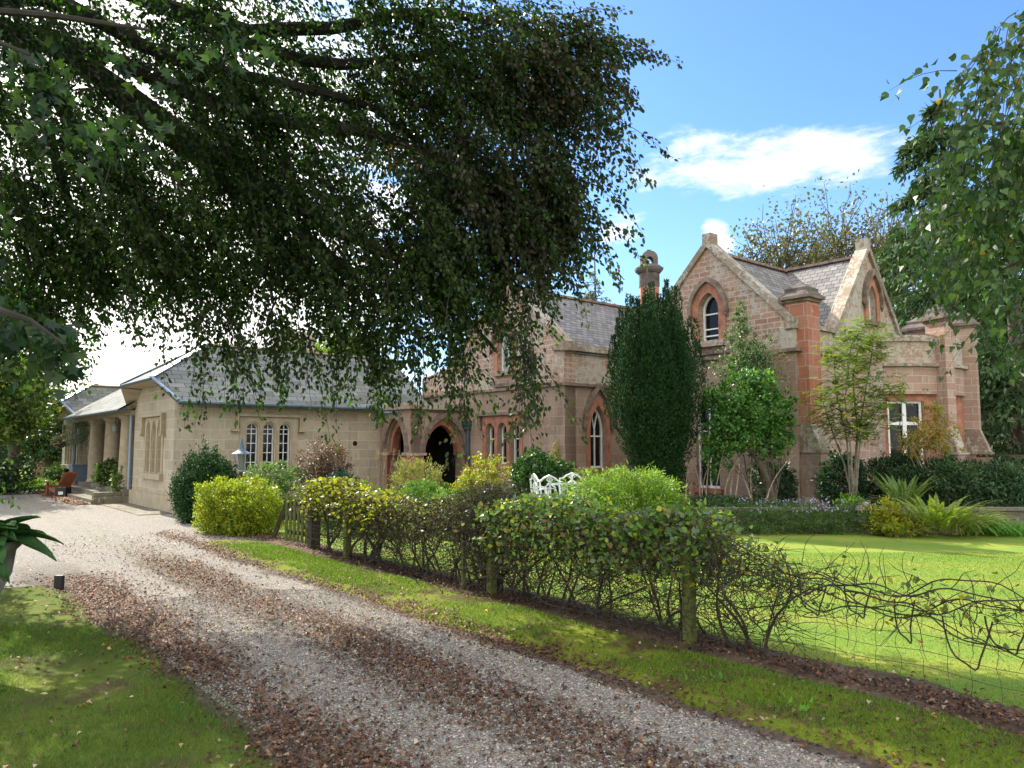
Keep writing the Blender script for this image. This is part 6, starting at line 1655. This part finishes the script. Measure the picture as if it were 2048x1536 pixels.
for (a0, z0, z1, seed) in [(-.3, .82, .70, 1), (-.2, .58, .66, 2), (-.4, .74, .60, 3), (-.3, .50, .55, 4), (-1.1, .70, .66, 5), (-1.4, .62, .48, 6)]:
    aa = np.arange(a0, -3.3, -.06); rs = np.random.RandomState(seed); ph = rs.uniform(0, 6, 4)
    zz = z0 + (z1 - z0) * (a0 - aa) / 3 + .085 * np.sin(aa * 3.0 + ph[0]) + .045 * np.sin(aa * 7 + ph[1]) + .018 * np.sin(aa * 15 + ph[2])
    dd = .02 * np.sin(aa * 5 + ph[3]) + .02 * rs.normal() + .02
    P = FO + u1 * aa[:, None] - u2 * np.asarray(dd)[:, None]; P[:, 2] = zz; MB().tube(P, np.linspace(.0068, .0035, len(P)), 6).build('main_stem', M['twig'], vine, smooth=True)
# hanging loops
for (a, zt, wd, dp) in [(-.55, .62, .34, .36), (-1.05, .66, .22, .20), (-1.75, .66, .14, .27), (-2.05, .6, .3, .3), (-1.4, .7, .2, .2), (-2.3, .64, .25, .2)]:
    s = np.linspace(0, 1, 16); aa = a - wd * s + .02 * np.sin(s * 9); P = FO + u1 * aa[:, None] - u2 * .03; P = P.copy(); P[:, 2] = zt - dp * np.sin(s * math.pi) ** .8 + .01 * np.sin(s * 20)
    MB().tube(P, .006, 5).build('main_stem', M['twig'], vine, smooth=True)
n = 260; a = -.2 - 3.1 * RS.uniform(0, 1, n) ** 1.15; P = FO + u1 * a[:, None] - u2 * (RS.normal(size=n) * .04)[:, None]; P[:, 2] = .64 + RS.normal(size=n) * .09
np_mesh('twigs', np_tubes(walks(P, RS.normal(size=(n, 3)) * V(1, .3, .9) + V(0, 0, .35), 9, .038, .22), np.linspace(.004, .0016, 9)), 4, M['twig'], vine)
n = 230; a = -.2 - 2.9 * RS.uniform(0, 1, n); P = FO + u1 * a[:, None] - u2 * (RS.normal(size=n) * .05)[:, None]; P[:, 2] = .68 + RS.normal(size=n) * .11
np_mesh('leaves', leaf_quads(P, rdir(n, -.3), rdir(n), .055 * RS.uniform(.6, 1.3, n), .036), 4, M['leafgloss'], vine, palette(n, [(.14, .2, .05), (.35, .30, .03), (.10, .15, .05)]))


# ------------------------------------------------------------------ grass, litter, gravel
def in_view(P, m=60, far=60):
    d = P - C; zf = d @ _F; x = 1024 + 1500 * d[:, 0] / zf; y = 768 - 1500 * (d @ _U) / zf
    return (zf > .5) & (x > -m) & (x < 2048 + m) & (y < 1536 + m) & (zf < far)


def grass_blades(name, n, a0, a1, d0, d1, hf, hgt, wd, cols, w=None, label=None, mask=None, maxY=12):
    a = RS.uniform(a0, a1, n); d = RS.uniform(d0, d1, n)
    P = FO + u1 * a[:, None] - u2 * d[:, None]; P[:, 2] = hf(a, d) - .004
    ok = in_view(P, far=maxY)
    if mask is not None: ok &= mask(a, d)
    P = P[ok]; n = len(P)
    far_ = np.clip(np.linalg.norm(P - C, axis=1) / 5, 1, 3)
    tip = P + V(0, 0, 1) * (hgt * RS.uniform(.5, 1.2, n))[:, None] + RS.normal(size=(n, 3)) * V(1, 1, .1) * hgt * .55
    th = RS.uniform(0, 6.28, n); s = np.stack([np.cos(th), np.sin(th), 0 * th], 1) * (wd * far_ / 2)[:, None]
    o = np_mesh(name, np.stack([P - s, P + s, tip], 1), 3, M['grass'], None, palette(n, cols, w)); o['kind'] = 'stuff'
    if label: o['label'] = label
    return o


mossn = lambda a, d: vnoise(a * 1.6, d * 1.6, 21)
grass_blades('left_grass', 230000, -2.8, 4.5, 3.55, 7.0, h_left, .042, .0034, [(.05, .12, .018), (.09, .17, .024), (.14, .21, .03), (.20, .20, .06)], [4, 4, 3, 1.3], 'short green grass of the left lawn', mask=lambda a, d: (mossn(a, d) + RS.normal(size=a.shape) * .35 > -.35 + .25 * np.clip(a - .5, 0, 2)))
grass_blades('verge_grass', 110000, -2.8, 9, .12, 1.24, h_verge, .036, .0038, [(.09, .18, .02), (.14, .24, .025), (.20, .27, .03), (.07, .12, .02)], None, 'mossy green grass of the verge', mask=lambda a, d: vnoise(a * 2.2, d * 3.5, 23) + RS.normal(size=a.shape) * .3 + .5 * (a < -.6) > -.15 + .9 * (np.abs(d - .64) > .38), maxY=14)
grass_blades('lawn_grass', 330000, -6, 6, -9, -.25, h_lawn, .018, .0045, [(.11, .20, .03), (.16, .26, .04), (.23, .29, .05), (.30, .29, .12)], [4, 4, 3, .7], 'short mown grass of the sunny lawn', maxY=12)


def litter(name, n, dens, label, size=.055, cols=None, w=None, a0=-3, a1=12, d0=-.7, d1=6, zf=None):
    a = RS.uniform(a0, a1, n); d = RS.uniform(d0, d1, n)
    keep = RS.uniform(0, 1, n) < dens(a, d); a, d = a[keep], d[keep]
    P = FO + u1 * a[:, None] - u2 * d[:, None]; P[:, 2] = zf(a, d) + RS.uniform(.002, .016, len(a))
    ok = in_view(P, far=22); P = P[ok]; n = len(P)
    th = RS.uniform(0, 6.28, n); D = np.stack([np.cos(th), np.sin(th), RS.normal(size=n) * .25], 1)
    Q = leaf_quads(P, D, V(0, 0, 1) + RS.normal(size=(n, 3)) * .45, size * RS.uniform(.5, 1.25, n), size * .6 * RS.uniform(.5, 1.2, n), .5)
    Q[..., 2] = np.maximum(Q[..., 2], P[:, None, 2] - .006)
    o = np_mesh(name, Q, 4, M['litter'], None, palette(n, cols, w, .3)); o['kind'] = 'stuff'; o['label'] = label; return o


def zall(a, d):
    z = np.where(d > 3.55, h_left(a, d), np.where(d > 1.3, h_drive(a, d), np.where(d > .1, h_verge(a, d), .02))); return np.maximum(z, -.01)


def dens(a, d):
    g = lambda c, w: np.exp(-((d - c) / w) ** 2)
    nz_ = vnoise(a * 1.5, d * 2.2, 31); f = 1 / (1 + np.exp((a - 8.0) * 1.2))
    v = 1.0 * g(3.42, .30) * (a < 7.5) + .55 * g(2.2, .32) * f + .70 * g(1.16, .15) + .75 * g(-.06, .20) + .08 * g(.7, .4) + .02 * (d > 3.9) * (d < 4.6)
    v = v + .035 * ((d > 1.3) & (d < 3.4)) + .012 * (d > 4.2) + .02 * (d < -.2) * (d > -.7)
    return np.clip(v * (1 + .75 * nz_), 0, 1)


BR_ = [(.125, .065, .042), (.16, .085, .055), (.21, .125, .08), (.085, .050, .034), (.32, .22, .14), (.24, .095, .05)]
litter('fallen_leaves', 190000, dens, 'brown fallen beech leaves along the drive edges', .042, BR_, [4, 4, 3, 5, .8, .8], zf=zall)
litter('bright_fallen_leaves', 5000, lambda a, d: np.clip(.10 + .1 * (np.abs(d - 3.7) < .4) + .05 * (d > 3.6), 0, 1), 'scattered pale and orange fallen leaves', .045, [(.50, .40, .28), (.55, .25, .06), (.60, .42, .12), (.42, .28, .2)], [4, 1.2, .7, 3], zf=zall)
litter('lawn_leaves', 900, lambda a, d: np.ones_like(a) * .5, 'few fallen leaves scattered over the sunny lawn', .05, [(.20, .12, .06), (.35, .28, .16), (.3, .15, .05)], a0=-5, a1=4, d0=-6, d1=-.4, zf=lambda a, d: h_lawn(a, d) + .012)
# leaves blown against the lodge step
nf_ = 1500; tt = RS.uniform(4.7, 13.3, nf_); oo = 1.1 + np.abs(RS.normal(size=nf_)) * .22; P = fL.o + fL.u * tt[:, None] + fL.n * oo[:, None]; P[:, 2] = .012 + RS.uniform(0, .02, nf_)
o = np_mesh('drifted_leaves', leaf_quads(P, rdir(nf_) * V(1, 1, .2), V(0, 0, 1) + RS.normal(size=(nf_, 3)) * .4, .08, .055, .5), 4, M['litter'], None, palette(nf_, [(.20, .09, .055), (.14, .07, .045), (.28, .17, .11)])); o['kind'] = 'stuff'; o['label'] = 'reddish leaves drifted along the lodge step'
# loose stones
n = 60000; a = RS.uniform(-2.8, 5, n); d = RS.uniform(1.3, 3.6, n); P = FO + u1 * a[:, None] - u2 * d[:, None]; P[:, 2] = h_drive(a, d) + .002
P = P[in_view(P, far=9)]; n = len(P); sz = .0065 * RS.uniform(.5, 1.6, n) ** 1.3
base = np.array([[1, 0, 0], [0, 1, 0], [-1, 0, 0], [0, -1, 0], [0, 0, .7]])
th = RS.uniform(0, 6.28, n); cs_, sn_ = np.cos(th), np.sin(th)
B = base[None] * sz[:, None, None] * RS.uniform(.6, 1.3, (n, 5, 1)); Rr = np.stack([B[..., 0] * cs_[:, None] - B[..., 1] * sn_[:, None], B[..., 0] * sn_[:, None] + B[..., 1] * cs_[:, None], B[..., 2]], -1) + P[:, None]
T = np.concatenate([Rr[:, [0, 1, 4]], Rr[:, [1, 2, 4]], Rr[:, [2, 3, 4]], Rr[:, [3, 0, 4]]])
gc = palette(n, [(.22, .20, .17), (.31, .28, .245), (.46, .44, .40), (.14, .12, .11), (.26, .20, .16)], [4, 4, 1.5, 2, 1])
o = np_mesh('loose_gravel', T, 3, simple('unused', (.3, .3, .3)), None, np.tile(gc, (4, 1))); o['kind'] = 'stuff'
gm, gt_, gp_ = newmat('gravel stones'); gt_.put(gp_.inputs['Base Color'], gt_.node('ShaderNodeAttribute', attribute_name='tint').outputs['Color']); gp_.inputs['Roughness'].default_value = .85
o.data.materials[0] = gm
# a few weeds at the drive edge
for (px, py, s_, lb) in [(1425, 1365, .5, 'small green weed beside the drive edge'), (1350, 1352, .35, 'tiny weed left of the larger drive side weed'), (1590, 1420, .6, 'tuft of coarse grass at the verge foot')]:
    c = gd(px, py); k = 26
    t = empty('weed', c, lb, 'plant'); np_mesh('leaves', leaf_quads(c + RS.normal(size=(k, 3)) * V(.05, .05, .01) * s_ * 2, rdir(k, .9), rdir(k, .3), .07 * s_ * 1.6, .03 * s_ * 1.6), 4, M['leaf'], t, palette(k, [(.10, .28, .03), (.15, .35, .04)]))
